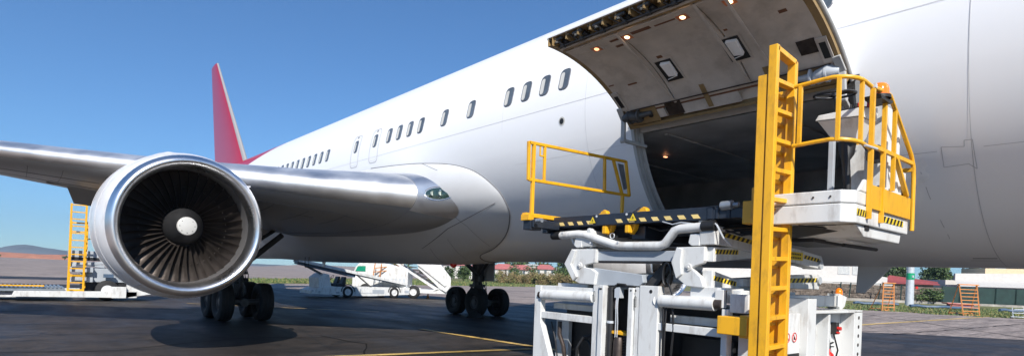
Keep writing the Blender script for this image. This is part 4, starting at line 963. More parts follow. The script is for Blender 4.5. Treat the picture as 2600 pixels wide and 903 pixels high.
# lift mast between the columns: cylinder, hoses, chains, yellow sheave guard
m = MB(); m.box(LX + .25, LX + .5, 4.42, 4.80, .3, 1.60); m.tube([(LX + .05, 4.745, .5), (LX + .05, 4.745, 1.63)], .045, 16); m.tube([(LX + .05, 4.745, 1.18), (LX + .05, 4.745, 1.21)], .05, 16, 1)
m.tube([(LX + .0, 4.66, 1.62), (LX - .02, 4.6, 1.67), (LX, 4.5, 1.665), (LX + .05, 4.45, 1.6)], .012, 8); m.box(LX, LX + .08, 4.58, 4.66, 1.50, 1.63, 1); m.box(LX + .0, LX + .1, 4.40, 4.66, 1.63, 1.66)
m.tube([(LX, 4.62, 1.5), (LX - .01, 4.62, 1.38), (LX + .02, 4.64, 1.2), (LX + .04, 4.66, .9)], .007, 6, 1); m.tube([(LX, 4.60, 1.5), (LX - .01, 4.60, 1.40), (LX + .02, 4.61, 1.2), (LX + .04, 4.63, .9)], .007, 6, 1)
m.tube([(LX + .0, 3.94, 1.58), (LX - .02, 3.93, 1.4), (LX, 3.93, .8)], .013, 6); m.tube([(LX + .0, 3.90, 1.5), (LX - .02, 3.90, 1.2), (LX, 3.92, .6)], .011, 6)
m.build('lift_cylinder', [black, galv], ch, smooth=40)
m = MB(); m.prism([(LX + .03, 4.79, 1.085), (LX + .03, 4.60, 1.10), (LX + .03, 4.43, 1.065), (LX + .03, 4.43, 1.045), (LX + .03, 4.79, 1.06)], (.12, 0, 0)); m.build('sheave_guard', yellow, ch, bevel=.004)
for y in (4.745, 4.475):
    m = MB()
    for k in range(22):
        z = 1.05 - k * .032; m.box(LX + .03, LX + .05, y - .035, y + .035, z - .026, z); m.tube([(LX + .025, y - .04, z - .013), (LX + .025, y + .04, z - .013)], .009, 6)
    m.tube([(LX + .12, y - .03, 1.0), (LX + .12, y + .03, 1.0)], .075, 16)
    m.build('lift_chain', machine_dark, ch, smooth=40)
m = MB(); m.tube([(LX + .06, 4.61, .70), (LX + .06, 4.61, .98), (LX + .06, 4.61, 1.02)], [.075, .07, .05], 16); m.build('sheave_block', machine_dark, ch, smooth=40)
# lower machinery: engine block, hose loop, tyres
m = MB(); m.box(LX + .4, LX + 1.2, 3.3, 3.95, .4, 1.1); m.box(LX + .45, LX + 1.0, 5.0, 5.9, .4, 1.3); m.box(LX + .5, LX + 1.6, 3.2, 4.6, .5, 1.45)
m.tube([(LX + .15, 5.4, .5), (LX + .12, 5.36, .8), (LX + .15, 5.28, .95), (LX + .2, 5.2, .98)], .02, 8); m.tube([(LX + .15, 5.9, 1.1), (LX + .1, 5.75, .85), (LX + .12, 5.7, .5)], .012, 6)
m.tube([(LX + .2, 5.3 + .12 * math.cos(a), .75 + .16 * math.sin(a)) for a in [i * PI / 10 for i in range(20)]], .02, 8, closed=True)
m.tube([(LX + .1, 5.68, 1.12), (LX + .08, 5.66, .95), (LX + .1, 5.60, .8), (LX + .12, 5.55, .5)], .03, 8, 1)
m.build('engine_block', [black, machine_dark], ch, bevel=.01)
for (x, y) in ((6.5, 5.8), (6.5, 3.4), (7.5, 5.8), (7.5, 3.4)):
    wheel_mb((x, y, .34), .34, .2, .17, 24).build('wheel', [black_rub, white_rim], ch, smooth=35) if False else MB().lathe((x, y - .1, .34), (0, 1, 0), [(0, .0), (0, .17), (-.01, .2), (0, .3), (.03, .34), (.17, .34), (.2, .3), (.2, .17), (.2, 0)], 24).build('wheel', black_rub, ch, smooth=35)
# right-hand cabinet with extinguisher bay
m = MB(); m.box(LX + .42, 6.42, 2.78, 3.0, .35, 1.44); m.box(6.42, 6.62, 2.70, 2.96, .35, 1.60); m.box(6.62, 7.95, 2.86, 2.99, .35, 1.44); m.box(7.0, 7.05, 2.72, 2.86, .35, 1.44); m.box(7.70, 7.95, 2.70, 2.86, .35, 1.46); m.box(6.62, 7.95, 2.70, 2.99, 1.44, 1.47)
cab = m.build('cabinet', loader_white, ld, bevel=.006)
m = MB(); m.box(6.05, 6.40, 2.771, 2.779, .35, 1.02); m.box(6.66, 6.8, 2.852, 2.859, .4, 1.15); m.build('dark_opening', black, cab)
m = MB()
for k in range(9): m.lathe((7.83, 2.699, 1.38 - k * .11), (0, -1, 0), [(0, .022), (.003, .022), (.003, 0)], 10)
m.build('bolt_hole', machine_dark, cab, smooth=40)
def nosign(p, r, parent):
    p = V3(p); m = MB(); m.lathe(p, (0, -1, 0), [(0, r), (.002, r), (.002, 0)], 24, 0)
    m.tube([p + V3((r * .86 * math.cos(a), -.003, r * .86 * math.sin(a))) for a in [i * PI / 12 for i in range(24)]], r * .1, 6, 1, closed=True)
    m.bar(p + V3((-r * .55, -.004, r * .55)), p + V3((r * .55, -.004, -r * .55)), .004, r * .16, up=(0, 1, 0), mi=1)
    m.box(p.x - r * .3, p.x + r * .1, p.y - .004, p.y - .0025, p.z - r * .45, p.z + r * .2, 2); m.box(p.x + r * .1, p.x + r * .4, p.y - .004, p.y - .0025, p.z - r * .45, p.z - r * .1, 2)
    return m.build('prohibition_sign', [loader_white, red_paint, black], parent, smooth=40)
nosign((6.12, 2.777, 1.19), .055, cab); nosign((6.28, 2.777, 1.19), .055, cab); nosign((LX + .22, 2.937, 1.535), .035, ch)
m = MB(); m.box(6.74, 6.95, 2.853, 2.858, 1.08, 1.28)
for i in range(6): m.box(6.76, 6.93, 2.8505, 2.8525, 1.25 - i * .027, 1.257 - i * .027, 1)
m.build('instruction_plate', [galv, machine_dark], cab)
m = MB(); m.box(7.42, 7.52, 2.80, 2.86, 1.18, 1.32, 1); m.tube([(7.47, 2.80, 1.25), (7.47, 2.76, 1.25)], .022, 14); m.tube([(7.45, 2.8, 1.2), (7.45, 2.77, 1.2)], .014, 10); m.tube([(7.35, 2.8, 1.2), (7.42, 2.77, 1.0), (7.38, 2.8, .8)], .01, 6, 1); m.build('emergency_stop', [red_paint, black], cab, smooth=40)
m = MB(); m.lathe((8.0, 3.0, 1.66), (0, 0, 1), [(-.02, .0), (-.02, .045), (.03, .045), (.06, .03), (.075, 0)], 14); m.build('side_marker', amber, ch, smooth=40)

# ladder on the loader corner
lad = thing('ladder', 'x', 'x', (0, 0, 0)) if False else None
def rail_pair(name, ya, yb2, x0, x1, ztop, zbot, rw=.07):
    m = MB()
    for x in (x0, x1): m.box(x - rw / 2, x + rw / 2, ya, yb2, zbot, ztop - (.06 if x == x1 else 0))
    return m
LZ = .10
m = rail_pair('l', 2.59, 2.67, 5.32, 5.70, 3.96, .25, .06); m.bar((5.32, 2.63, 3.93), (5.70, 2.63, 3.89), .08, .05)
lad = m.build('ladder', yellow, ld, bevel=.006)
for k in range(14):
    z = 3.64 - k * .2775; m = MB(); m.bar((5.34, 2.63, z - .005), (5.69, 2.63, z + .01), .07, .04); m.build('rung', yellow, lad, bevel=.004)
m = rail_pair('l', 2.685, 2.775, 5.33, 5.73, 3.70, .25, .05)
lb = m.build('ladder', yellow, ld, bevel=.006)
for k in range(13):
    z = 3.57 - k * .2775; m = MB(); m.bar((5.36, 2.73, z), (5.70, 2.73, z), .06, .03); m.build('rung', yellow, lb, bevel=.004)
m = MB(); m.box(5.4, LX + .02, 2.84, 3.16, 1.22, 1.40); m.box(5.42, LX + .1, 2.82, 2.93, 1.20, 1.42); m.build('ladder_bracket', yellow, ld, bevel=.008); m = MB(); m.box(5.5, 5.62, 2.78, 2.9, 2.38, 2.68); m.box(5.56, 5.7, 2.84, 3.02, 2.33, 2.56); m.build('ladder_bracket', yellow, ld, bevel=.008); m = MB(); m.box(5.4, 5.6, 2.78, 3.1, .85, .95)
m.build('ladder_bracket', yellow, ld, bevel=.008)

# operator platform
m = MB()
fp = [(LX, 2.78), (LX, 2.11), (LX + .10, 2.02), (7.12, 2.02), (7.12, 2.78)]
m.prism([(x, y, 2.315) for x, y in fp], (0, 0, .17)); m.prism([(x + .004 * (x < 6), y + .004, 2.493) for x, y in fp], (0, 0, .11) if False else (0, 0, .115))
m.prism([(LX + .16, 2.022, 2.61), (LX + .30, 2.022, 2.73), (LX + .38, 2.022, 2.73), (LX + .38, 2.022, 2.61)], (0, .03, 0))
m.prism([(5.80, 2.05, 2.31), (6.0, 2.05, 2.21), (6.98, 2.05, 2.21), (7.02, 2.05, 2.31)], (0, .7, 0))
m.prism([(6.2, 2.3, 2.235), (6.3, 2.3, 2.20), (6.9, 2.3, 2.20), (7.0, 2.3, 2.235)], (0, .4, 0))
plat = m.build('operator_platform', loader_white, ld, bevel=.01)
hazard(plat, (LX + .12, 2.018, 2.385), (LX + .36, 2.018, 2.385), .06, 4); hazard(plat, (6.36, 2.018, 2.38), (6.96, 2.018, 2.38), .06, 6)
m = MB(); 
for y in (2.35, 2.20): m.lathe((LX - .002, y, 2.55), (-1, 0, 0), [(0, .01), (.004, .01), (.004, 0)], 8)
m.build('bolt', machine_dark, plat)
m = MB(); m.tube([(LX + .05, 2.5, 2.3), (LX + .5, 2.1, 2.28), (6.3, 2.05, 2.33), (6.35, 2.03, 2.40)], .010, 6); m.box(6.0, 6.1, 2.04, 2.1, 2.27, 2.33); m.prism([(LX + .1, 2.75, 2.35), (LX + .1, 2.3, 2.35), (LX + .3, 2.15, 2.27), (LX + .3, 2.75, 2.2)], (.5, 0, 0)); m.box(6.0, 6.8, 2.5, 2.9, 2.17, 2.24)
m.tube([(6.2, 2.3, 2.15), (7.1, 2.3, 2.16)], .02, 8); m.build('underside_gear', black, plat, bevel=.004)
m = MB(); m.box(5.98, 7.10, 1.995, 2.010, 2.47, 2.69); m.build('kick_panel', yellow, plat, bevel=.003)
m = MB()
def arcrail(z, zb=None):
    pts = [(LX, 2.56, z), (LX, 2.34, z + .012), (LX + .0, 2.22, z + .015)]
    for i in range(1, 7):
        a = i * PI / 12; pts.append((LX + .2 - .2 * math.cos(a), 2.22 - .2 * math.sin(a), z + .015 - .03 * i / 6))
    pts += [(5.93, 2.01, z - .035)]
    return pts
m.tube(arcrail(3.62), .019, 10); m.tube(arcrail(3.055), .019, 10)
for x, y in ((LX, 2.50), (LX, 2.16), (LX + .17, 2.03)): m.bar((x, y, 3.05), (x, y, 3.62), .032, .032, up=(1, 0, 0))
m.bar((5.95, 2.0, 2.37), (5.95, 2.0, 3.60), .038, .038, up=(1, 0, 0)); m.bar((6.27, 2.0, 2.36), (6.27, 2.0, 3.56), .036, .036, up=(1, 0, 0))
m.tube([(5.95, 2.0, 3.58), (6.3, 2.0, 3.61), (6.40, 2.0, 3.60), (7.08, 2.0, 3.14), (7.16, 2.0, 3.03), (7.18, 2.0, 2.90), (7.18, 2.0, 2.36)], .022, 10)
m.bar((5.95, 2.0, 3.045), (7.12, 2.0, 3.06), .03, .036)
m.bar((6.55, 2.0, 2.7), (6.55, 2.0, 3.50), .034, .034, up=(1, 0, 0)); m.bar((7.16, 2.0, 3.0), (7.16, 2.65, 3.0), .04, .04); m.bar((7.14, 2.55, 2.7), (7.14, 2.55, 3.7), .04, .04, up=(1, 0, 0)); m.bar((6.98, 2.3, 3.1), (7.1, 2.25, 2.68), .04, .04)
m.bar((6.62, 2.0, 3.04), (6.98, 2.0, 2.70), .04, .04)
m.build('platform_rail', yellow, ld, smooth=35)
m = MB(); m.box(5.93, 5.98, 1.975, 2.0, 3.57, 3.61); m.tube([(5.80, 2.0, 3.02), (6.02, 1.975, 3.02)], .012, 8); m.build('rail_clamp', galv, ld, smooth=40)
m = MB(); m.prism([(6.02, 1.96, 3.525), (6.36, 1.96, 3.535), (6.32, 1.96, 3.50), (6.05, 1.96, 3.495)], (0, .14, 0)); m.lathe((6.21, 2.03, 3.535), (0, 0, 1), [(0, .095), (.03, .095), (.032, .08)], 20)
bc = m.build('beacon_base', black, ld, smooth=40)
m = MB(); m.lathe((6.21, 2.03, 3.566), (0, 0, 1), [(0, .082), (.05, .08), (.09, .072), (.112, .055), (.12, .02), (.12, 0)], 24); m.build('beacon_lens', amber, bc, smooth=60)
# console, column, steering wheel
m = MB()
m.add([(6.0, 2.53, 3.37), (6.0, 2.12, 3.35), (6.0, 2.12, 3.43), (6.0, 2.50, 3.42), (6.45, 2.53, 3.40), (6.45, 2.12, 3.38), (6.45, 2.12, 3.52), (6.45, 2.50, 3.51)], [(0, 1, 2, 3), (5, 4, 7, 6), (0, 4, 5, 1), (1, 5, 6, 2), (2, 6, 7, 3), (3, 7, 4, 0)])
m.add([(6.01, 2.51, 3.366), (6.01, 2.13, 3.346), (6.43, 2.13, 3.376), (6.43, 2.51, 3.396), (6.14, 2.40, 3.17), (6.14, 2.20, 3.16), (6.34, 2.20, 3.17), (6.34, 2.40, 3.18)], [(0, 3, 2, 1), (4, 5, 6, 7), (0, 1, 5, 4), (1, 2, 6, 5), (2, 3, 7, 6), (3, 0, 4, 7)])
con = m.build('control_console', loader_white, ld, bevel=.006)
m = MB(); m.add([(6.08, 2.42, 3.44), (6.08, 2.15, 3.448), (6.42, 2.15, 3.518), (6.42, 2.42, 3.51), (6.08, 2.42, 3.455), (6.08, 2.15, 3.463), (6.42, 2.15, 3.533), (6.42, 2.42, 3.525)], [(0, 3, 2, 1), (4, 5, 6, 7), (0, 1, 5, 4), (1, 2, 6, 5), (2, 3, 7, 6), (3, 0, 4, 7)])
for k in range(14): x = random.uniform(6.12, 6.40); y = random.uniform(2.17, 2.4); zc_ = 3.46 + (x - 6.08) * .2; m.tube([(x, y, zc_), (x, y, zc_ + .03 + random.random() * .02)], .012, 8, 1 if k % 5 == 0 else 0)
m.tube([(6.25, 2.13, 3.45), (6.25, 2.13, 3.56)], .022, 12, 1); m.build('switch_panel', [black, red_paint], con, smooth=40)
m = MB(); m.tube([(6.25, 2.32, 3.2), (6.22, 2.31, 3.05), (6.18, 2.30, 2.98), (6.20, 2.28, 2.66), (6.15, 2.26, 2.60)], [.09, .07, .04, .035, .08], 12); m.box(6.0, 6.45, 2.15, 2.4, 2.60, 2.64); m.box(6.3, 6.5, 2.05, 2.16, 2.98, 3.12)
m.tube([(6.3, 2.2, 3.15), (6.38, 2.12, 3.0), (6.45, 2.1, 3.08)], .01, 6); m.build('pedestal', black, ld, smooth=40)
m = MB(); c = V3((6.3, 2.47, 3.69)); t1 = V3((.97, 0, .10)).normalized(); t2 = V3((0, 1, .03)).normalized()
m.tube([c + t1 * .19 * math.cos(a) + t2 * .19 * math.sin(a) for a in [i * PI / 16 for i in range(32)]], .013, 8, closed=True)
for k in range(3): a = k * 2.1 + .4; m.tube([c, c + t1 * .185 * math.cos(a) + t2 * .185 * math.sin(a)], .012, 6)
m.tube([c + V3((0, 0, .01)), c + V3((.0, -.05, -.27))], .02, 10); m.tube([c + V3((0, 0, .02)), c - V3((0, 0, .02))], .035, 12); m.build('steering_wheel', hose_black, ld, smooth=50)
m = MB(); m.box(6.55, 6.75, 2.30, 2.42, 2.62, 3.3) if False else None
m.box(6.62, 6.68, 2.08, 2.46, 2.63, 3.22); m.box(6.56, 6.82, 2.10, 2.20, 2.63, 3.58); m.box(6.85, 6.9, 2.05, 2.3, 2.7, 3.45); m.box(6.9, 7.05, 2.03, 2.07, 2.62, 2.95)
m.box(6.3, 7.1, 2.03, 2.06, 2.61, 2.73); pc = m.build('machinery_cover', loader_white, ld, bevel=.01)
m = MB(); m.box(6.08, 6.13, 2.375, 2.425, 2.61, 3.17); m.build('support_post', loader_grey, ld, bevel=.004)

# fire extinguisher in its bay
ex, ez = 7.16, .57
fx = thing('fire_extinguisher', 'red fire extinguisher standing in the white bay at the loader side', 'fire extinguisher', (ex, 2.78, ez))
m = MB(); m.lathe((ex, 2.78, ez), (0, 0, 1), [(0, 0), (0, .075), (.02, .08), (.34, .08), (.40, .06), (.43, .025), (.46, .025)], 24); m.build('cylinder', red_paint, fx, smooth=40)
m = MB(); m.box(ex - .03, ex + .03, 2.76, 2.80, ez + .46, ez + .50); m.bar((ex - .02, 2.78, ez + .50), (ex + .09, 2.76, ez + .53), .02, .012); m.bar((ex - .02, 2.78, ez + .48), (ex + .1, 2.76, ez + .48), .02, .012); m.tube([(ex - .03, 2.77, ez + .47), (ex - .08, 2.75, ez + .44), (ex - .09, 2.73, ez + .33), (ex - .08, 2.71, ez + .13)], .01, 7); m.build('valve_handle', black, fx, smooth=40)
m = MB(); m.grid(lambda a, z: (ex + .0812 * math.cos(a), 2.78 + .0812 * math.sin(a), z), [rad(-130 + 8 * i) for i in range(11)], [ez + .13, ez + .30]); m.build('label_sheet', shade_white, fx, smooth=60, fix=False)
m = MB(); m.box(7.06, 7.69, 2.70, 2.86, ez - .035, ez); m.build('shelf', loader_white, cab, bevel=.004)

# ------------------------------------------------------------------ far loader behind the engine
fl = thing('cargo_loader', 'low white cargo loader with a tall yellow ladder, half hidden by the engine', 'cargo loader', (2.2, 29.5, 0))
m = MB(); m.prism([(-.12, 28.9, .17), (-.04, 28.9, .38), (3.9, 28.9, .40), (3.9, 28.9, .14)], (0, .35, 0)); m.box(3.0, 3.5, 28.75, 28.95, .14, .6); m.prism([(3.5, 28.9, .14), (3.55, 28.9, .85), (3.7, 28.9, .85), (4.4, 28.9, .38), (4.4, 28.9, .3)], (0, .25, 0)); m.box(-.8, 1.6, 29.4, 29.7, .12, .2)
m.box(-.9, 3.2, 31.4, 31.7, .2, .4); mainf = m.build('main_frame', loader_white, fl, bevel=.01)
m = MB(); m.box(-.9, .85, 29.6, 29.65, .43, .47); m.box(-.9, .85, 29.3, 29.35, .55, .6)
m.build('deck_edge', yellow, fl)
m = MB(); m.box(-.9, 1.5, 29.4, 31.4, .36, .50)
for k in range(18): m.tube([(-.85 + .13 * k, 29.35, .53), (-.85 + .13 * k, 31.4, .53)], .03, 8)
m.build('roller_deck', roller_steel, fl, smooth=40)
m = MB(); m.box(1.58, 2.09, 29.3, 29.34, .3, .42)
for x in (1.58, 2.07): m.box(x - .035, x + .035, 29.05, 29.13, .35, 3.87)
flad = m.build('ladder', yellow, fl, bevel=.005)
for k in range(13): m = MB(); m.box(1.6, 2.05, 29.06, 29.12, .43 + k * .281, .47 + k * .281); m.build('rung', yellow, flad)
m = MB(); m.box(1.6, 1.66, 29.5, 29.55, .5, 3.2); m.box(2.12, 2.17, 29.5, 29.55, .5, 3.2); m.box(1.66, 2.12, 29.5, 29.55, 3.1, 3.16); m.box(1.66, 2.12, 29.5, 29.55, 2.75, 2.8); m.box(1.66, 2.12, 29.4, 29.5, .85, 1.05); m.box(2.12, 2.5, 30.2, 30.24, 3.05, 3.1); m.box(2.12, 2.5, 30.2, 30.24, 2.5, 2.55); m.box(2.2, 2.24, 30.2, 30.24, 1.9, 3.1); m.build('rear_rail', yellow, fl, bevel=.004)
m = MB(); m.box(2.1, 4.5, 29.6, 31.3, .75, 1.32); m.box(1.62, 2.4, 29.35, 29.6, 1.15, 1.35); m.box(1.62, 2.6, 29.7, 31, 1.75, 2.02); m.box(1.66, 2.4, 29.35, 29.5, .75, .95); m.prism([(1.62, 29.6, 1.5), (1.62, 29.6, 1.62), (2.8, 29.6, 1.45), (2.8, 29.6, 1.33)], (0, .15, 0)); m.prism([(1.62, 29.58, 1.35), (1.62, 29.58, 1.47), (2.8, 29.58, 1.62), (2.8, 29.58, 1.5)], (0, .15, 0)); m.build('bridge_section', loader_grey, fl, bevel=.01)
m = MB(); m.box(1.7, 4.4, 29.7, 31.3, 1.62, 1.75); m.box(2.1, 4.5, 29.65, 31.2, .3, .74); m.build('underframe', black, fl)
MB().lathe((2.9, 29.25, .42), (0, 1, 0), [(0, 0), (0, .2), (-.02, .22), (0, .35), (.04, .42), (.22, .42), (.25, .35), (.25, 0)], 28).build('wheel', black_rub, fl, smooth=35)
m = MB(); m.lathe((2.9, 29.24, .42), (0, -1, 0), [(0, .24), (.01, .22), (0, .16), (0, 0)], 24); m.build('wheel_hub', white_rim, fl, smooth=35)
m = MB(); m.box(2.75, 3.1, 29.3, 29.45, .95, 1.1); m.build('side_lamp', blue_paint, fl, bevel=.01)

# ------------------------------------------------------------------ belt loader truck
bl = thing('belt_loader', 'white belt loader truck with low chassis and sloping conveyor under the fuselage', 'belt loader', (16, 33.3, 0))
m = MB(); m.prism([(12.93, 33, .22), (12.93, 33, .42), (13.5, 33, .60), (14.1, 33, .66), (20.2, 33, .68), (20.2, 33, .27), (16.7, 33, .12), (15.9, 33, .12), (13.6, 33, .2)], (0, 1.8, 0))
body = m.build('body', loader_white, bl, bevel=.015)
m = MB(); m.prism([(13.4, 33.1, .58), (13.35, 33.1, 1.15), (13.7, 33.1, 1.42), (14.0, 33.1, 1.36), (14.15, 33.1, .64)], (0, 1.5, 0)); dash = m.build('dashboard', loader_white, bl, bevel=.02)
m = MB(); m.prism([(14.5, 33.15, .66), (14.45, 33.15, .82), (14.85, 33.15, .84), (15.0, 33.15, 1.25), (15.1, 33.15, 1.25), (15.05, 33.15, .66)], (0, .55, 0)); m.prism([(14.5, 34.0, .66), (14.45, 34.0, .82), (14.85, 34.0, .84), (15.0, 34.0, 1.25), (15.1, 34.0, 1.25), (15.05, 34.0, .66)], (0, .55, 0)); m.build('seat', black, bl, bevel=.03)
m = MB(); c = V3((14.3, 33.45, 1.18)); m.tube([c + V3((.1 * math.cos(a), .17 * math.sin(a), .14 * math.cos(a))) for a in [i * PI / 10 for i in range(20)]], .014, 6, closed=True); m.tube([c, c + V3((-.25, 0, -.3))], .02, 6); m.build('steering_wheel', black, bl, smooth=50)
m = MB(); m.box(16.75, 17.55, 32.985, 33.0, .28, .52); m.build('side_panel', loader_grey, body); m = MB(); m.box(15.9, 16.0, 32.985, 33.0, .3, .55); m.build('side_panel', loader_grey, body); m = MB(); m.box(15.55, 15.56, 32.985, 33.0, .15, .62); m.box(14.4, 14.62, 32.985, 33, .26, .36); m.box(15.62, 15.635, 32.985, 33, .2, .62); m.box(16.0, 16.72, 32.985, 33, .30, .32); m.build('side_panel', loader_grey, body); m = MB(); m.box(19.0, 19.3, 32.985, 33, .35, .5); m.box(12.95, 13.05, 32.98, 33, .36, .44); m.box(13.35, 13.45, 32.98, 33, .3, .4); m.build('side_panel', loader_grey, body)
for x in (15.15, 18.25):
    for y in (32.98, 34.6):
        MB().lathe((x, y, .36), (0, 1, 0), [(0, .2), (-.01, .22), (0, .31), (.04, .36), (.16, .36), (.2, .31), (.2, .2)], 26).lathe((x, y, .36), (0, 1, 0), [(0, .2), (.04, .15), (.01, .08), (.01, 0)], 20, 1).build('wheel', [black_rub, white_rim], bl, smooth=35)
        if y < 33: m = MB(); m.tube([(x + .42 * math.cos(a), 32.99, .38 + .42 * math.sin(a)) for a in [i * PI / 10 for i in range(11)]], .03, 6); m.build('wheel_arch', black, body, smooth=50)
m = MB(); pA, pB = V3((19.3, 33.6, .83)), V3((12.2, 33.6, 2.05))
m.bar(pA, pB, .75, .10); cv = m.build('conveyor', blue_paint, bl, bevel=.01)
m = MB(); 
for dy in (-.4, .4): m.bar(pA + V3((0, dy, .06)), pB + V3((0, dy, .06)), .05, .17)
m.build('conveyor_side', loader_white, cv, bevel=.01)
m = MB(); m.bar(pA.lerp(pB, .5) - V3((0, 0, .1)), pB - V3((0, 0, .04)), .5, .22); m.build('conveyor_frame', blue_paint, cv)
m = MB(); m.bar(pA + V3((0, 0, .06)), pB + V3((0, 0, .06)), .7, .012); m.build('belt', black, cv)
for a_, b_, w_ in (((13.75, 33.6, 1.35), (12.5, 33.6, 1.95), .12), ((16.8, 33.3, .66), (15.8, 33.3, 1.4), .07), ((18.6, 33.6, .5), (19.2, 33.6, .85), .1)): m = MB(); m.bar(a_, b_, w_, w_); m.build('support_strut', strut_mat, bl)
m = MB()
for x0 in (19.3, 19.6, 19.9): m.tube([(x0, 33.3, .85), (x0 - .15, 33.1, .7), (x0 + .05, 33.1, .55), (x0 + .2, 33.3, .7)], .04, 7)
m.build('rear_linkage', galv, bl, smooth=40)
m = MB(); 
for (x, z) in ((17.3, 1.25), (17.75, 1.2)): m.bar((x, 34.1, z), (x + .12, 34.1, z + .95), .05, .05)
m.bar((17.3, 34.1, 1.6), (19.2, 34.1, 1.85), .05, .05); m.bar((17.4, 34.1, 1.85), (19.2, 34.1, 2.1), .05, .05)
for x in (18.9, 19.15, 19.45): m.bar((x, 34.1, 1.15), (x - .12, 34.1, 2.2), .05, .05, up=(1, 0, 0))
m.bar((18.9, 34.1, 2.1), (19.5, 34.1, 2.0), .05, .05); m.build('hand_rail', orange_paint, bl)
cone = MB(); cone.lathe((21.0, 33.4, 0), (0, 0, 1), [(0, 0), (0, .14), (.03, .14), (.03, .1), (.32, .025), (.33, 0)], 16)
o = cone.build('traffic_cone', orange_paint, None, smooth=40); tag(o, 'tiny orange cone on the tarmac beside the passenger stairs', 'traffic cone')

# ------------------------------------------------------------------ passenger stairs truck (built along the frame of the apron depth)
st = thing('passenger_stairs', 'white mobile passenger stairs on a truck with green window, behind the belt loader', 'boarding stairs', tuple(bg(38, -6)))
def bp(T, s, z): return tuple(bg(T, s, z))
m = MB()
for T in (38.0, 39.5):
    m.prism([bp(T, -6.1, 1.95), bp(T, -6.1, 3.1), bp(T, -5.2, 2.75), bp(T, -4.1, 1.42), bp(T, -4.1, .50), bp(T, -4.35, .42), bp(T, -5.2, 1.2)], tuple(Fv * .06))
m.build('side_panel', loader_white, st, bevel=.01)
m = MB()
for k in range(11): T = 38.06; m.prism([bp(T, -7.6 + .29 * k + .3, 2.45 - .2 * k), bp(T, -7.6 + .29 * k + .6, 2.45 - .2 * k), bp(T, -7.6 + .29 * k + .6, 2.40 - .2 * k), bp(T, -7.6 + .29 * k + .3, 2.40 - .2 * k)], tuple(Fv * 1.4))
m.build('stair_tread', machine_dark, st)
m = MB()
for T in (37.9, 39.56):
    m.prism([bp(T, -8.2, 2.60), bp(T, -8.0, 2.60), bp(T, -4.3, .45), bp(T, -4.6, .40)], tuple(Fv * .06)); m.prism([bp(T, -7.2, 2.95), bp(T, -7.0, 2.95), bp(T, -4.2, .95), bp(T, -4.3, .85)], tuple(Fv * .06))
m.build('stair_stringer', loader_white, st)
m = MB(); m.prism([bp(37.8, -10.3, .45), bp(37.8, -10.3, 1.25), bp(37.8, -10.15, 1.85), bp(37.8, -9.9, 2.15), bp(37.8, -8.3, 2.2), bp(37.8, -6.7, 1.9), bp(37.8, -6.7, .45)], tuple(Fv * 1.8)); scab = m.build('cab', loader_white, st, bevel=.06)
m = MB(); m.prism([bp(37.79, -10.1, 1.62), bp(37.79, -9.95, 1.95), bp(37.79, -9.45, 1.97), bp(37.79, -9.45, 1.62)], tuple(-Fv * .02)); m.build('window', paint('green_glass', (0.01, 0.22, 0.13), 0.1, var=.1), scab)
m = MB()
for k in range(8): m.prism([bp(37.79, -8.9 + .27 * k, .95), bp(37.79, -8.9 + .27 * k, 1.25), bp(37.79, -8.75 + .27 * k, 1.25), bp(37.79, -8.75 + .27 * k, .95)], tuple(-Fv * .02))
m.build('louvre', galv, scab)
m = MB(); m.prism([bp(37.8, -10.5, .35), bp(37.8, -10.5, .62), bp(37.8, -3.95, .62), bp(37.8, -3.95, .38)], tuple(Fv * 1.8)); m.tube([bp(37.8, -5.0, .55), bp(37.7, -4.6, .75), bp(37.7, -4.2, .5), bp(37.7, -3.9, .9), bp(37.7, -3.85, .5)], .04, 7); m.build('truck_frame', loader_white, st, bevel=.02)
for s_ in (-9.4, -6.3):
    c = V3(bp(37.7, s_, .42)); MB().lathe(c, tuple(Fv), [(0, .22), (-.01, .25), (0, .36), (.05, .42), (.2, .42), (.25, .36), (.25, .2)], 26).lathe(c, tuple(Fv), [(0, .22), (.04, .15), (0, .1), (0, 0)], 20, 1).build('wheel', [black_rub, white_rim], st, smooth=35)
# wheel chock
m = MB(); m.prism([(13.75, 19.0, 0), (13.95, 18.55, 0), (13.93, 18.75, .28)], (.4, .15, 0)); o = m.build('wheel_chock', black_rub, None, bevel=.015); tag(o, 'black wheel chock lying in front of the far landing gear', 'wheel chock')

# ------------------------------------------------------------------ vegetation
ORD = 'first second third fourth fifth sixth seventh eighth ninth tenth eleventh twelfth thirteenth'.split()
def crown(name, c, rx, ry, rz, n, mats, parent, size=.3, seed=1, lobes=9):
    rng = random.Random(seed); m = MB(); c = V3(c)
    L_ = [(V3((rng.uniform(-.6, .6) * rx, rng.uniform(-.6, .6) * ry, rng.uniform(-.55, .6) * rz)), rng.uniform(.4, .62)) for _ in range(lobes)]
    for k in range(n):
        o, f = rng.choice(L_)
        d = V3((rng.gauss(0, 1), rng.gauss(0, 1), rng.gauss(0, 1))).normalized(); r = rng.random() ** .4
        p = c + o + V3((d.x * rx, d.y * ry, d.z * rz)) * r * f
        if p.z < .05: continue
        s = size * rng.uniform(.5, 1.2)
        a = V3((rng.gauss(0, 1), rng.gauss(0, 1), rng.gauss(0, 1))).normalized(); b_ = a.cross(V3((rng.gauss(0, 1), rng.gauss(0, 1), rng.gauss(0, 1)))).normalized()
        m.add([p - a * s, p + b_ * s * .5, p + a * s, p - b_ * s * .5], [(0, 1, 2, 3)], L_.index((o, f)) % 3 if rng.random() < .6 else rng.randrange(3))
    return m.build(name, mats, parent, fix=False)
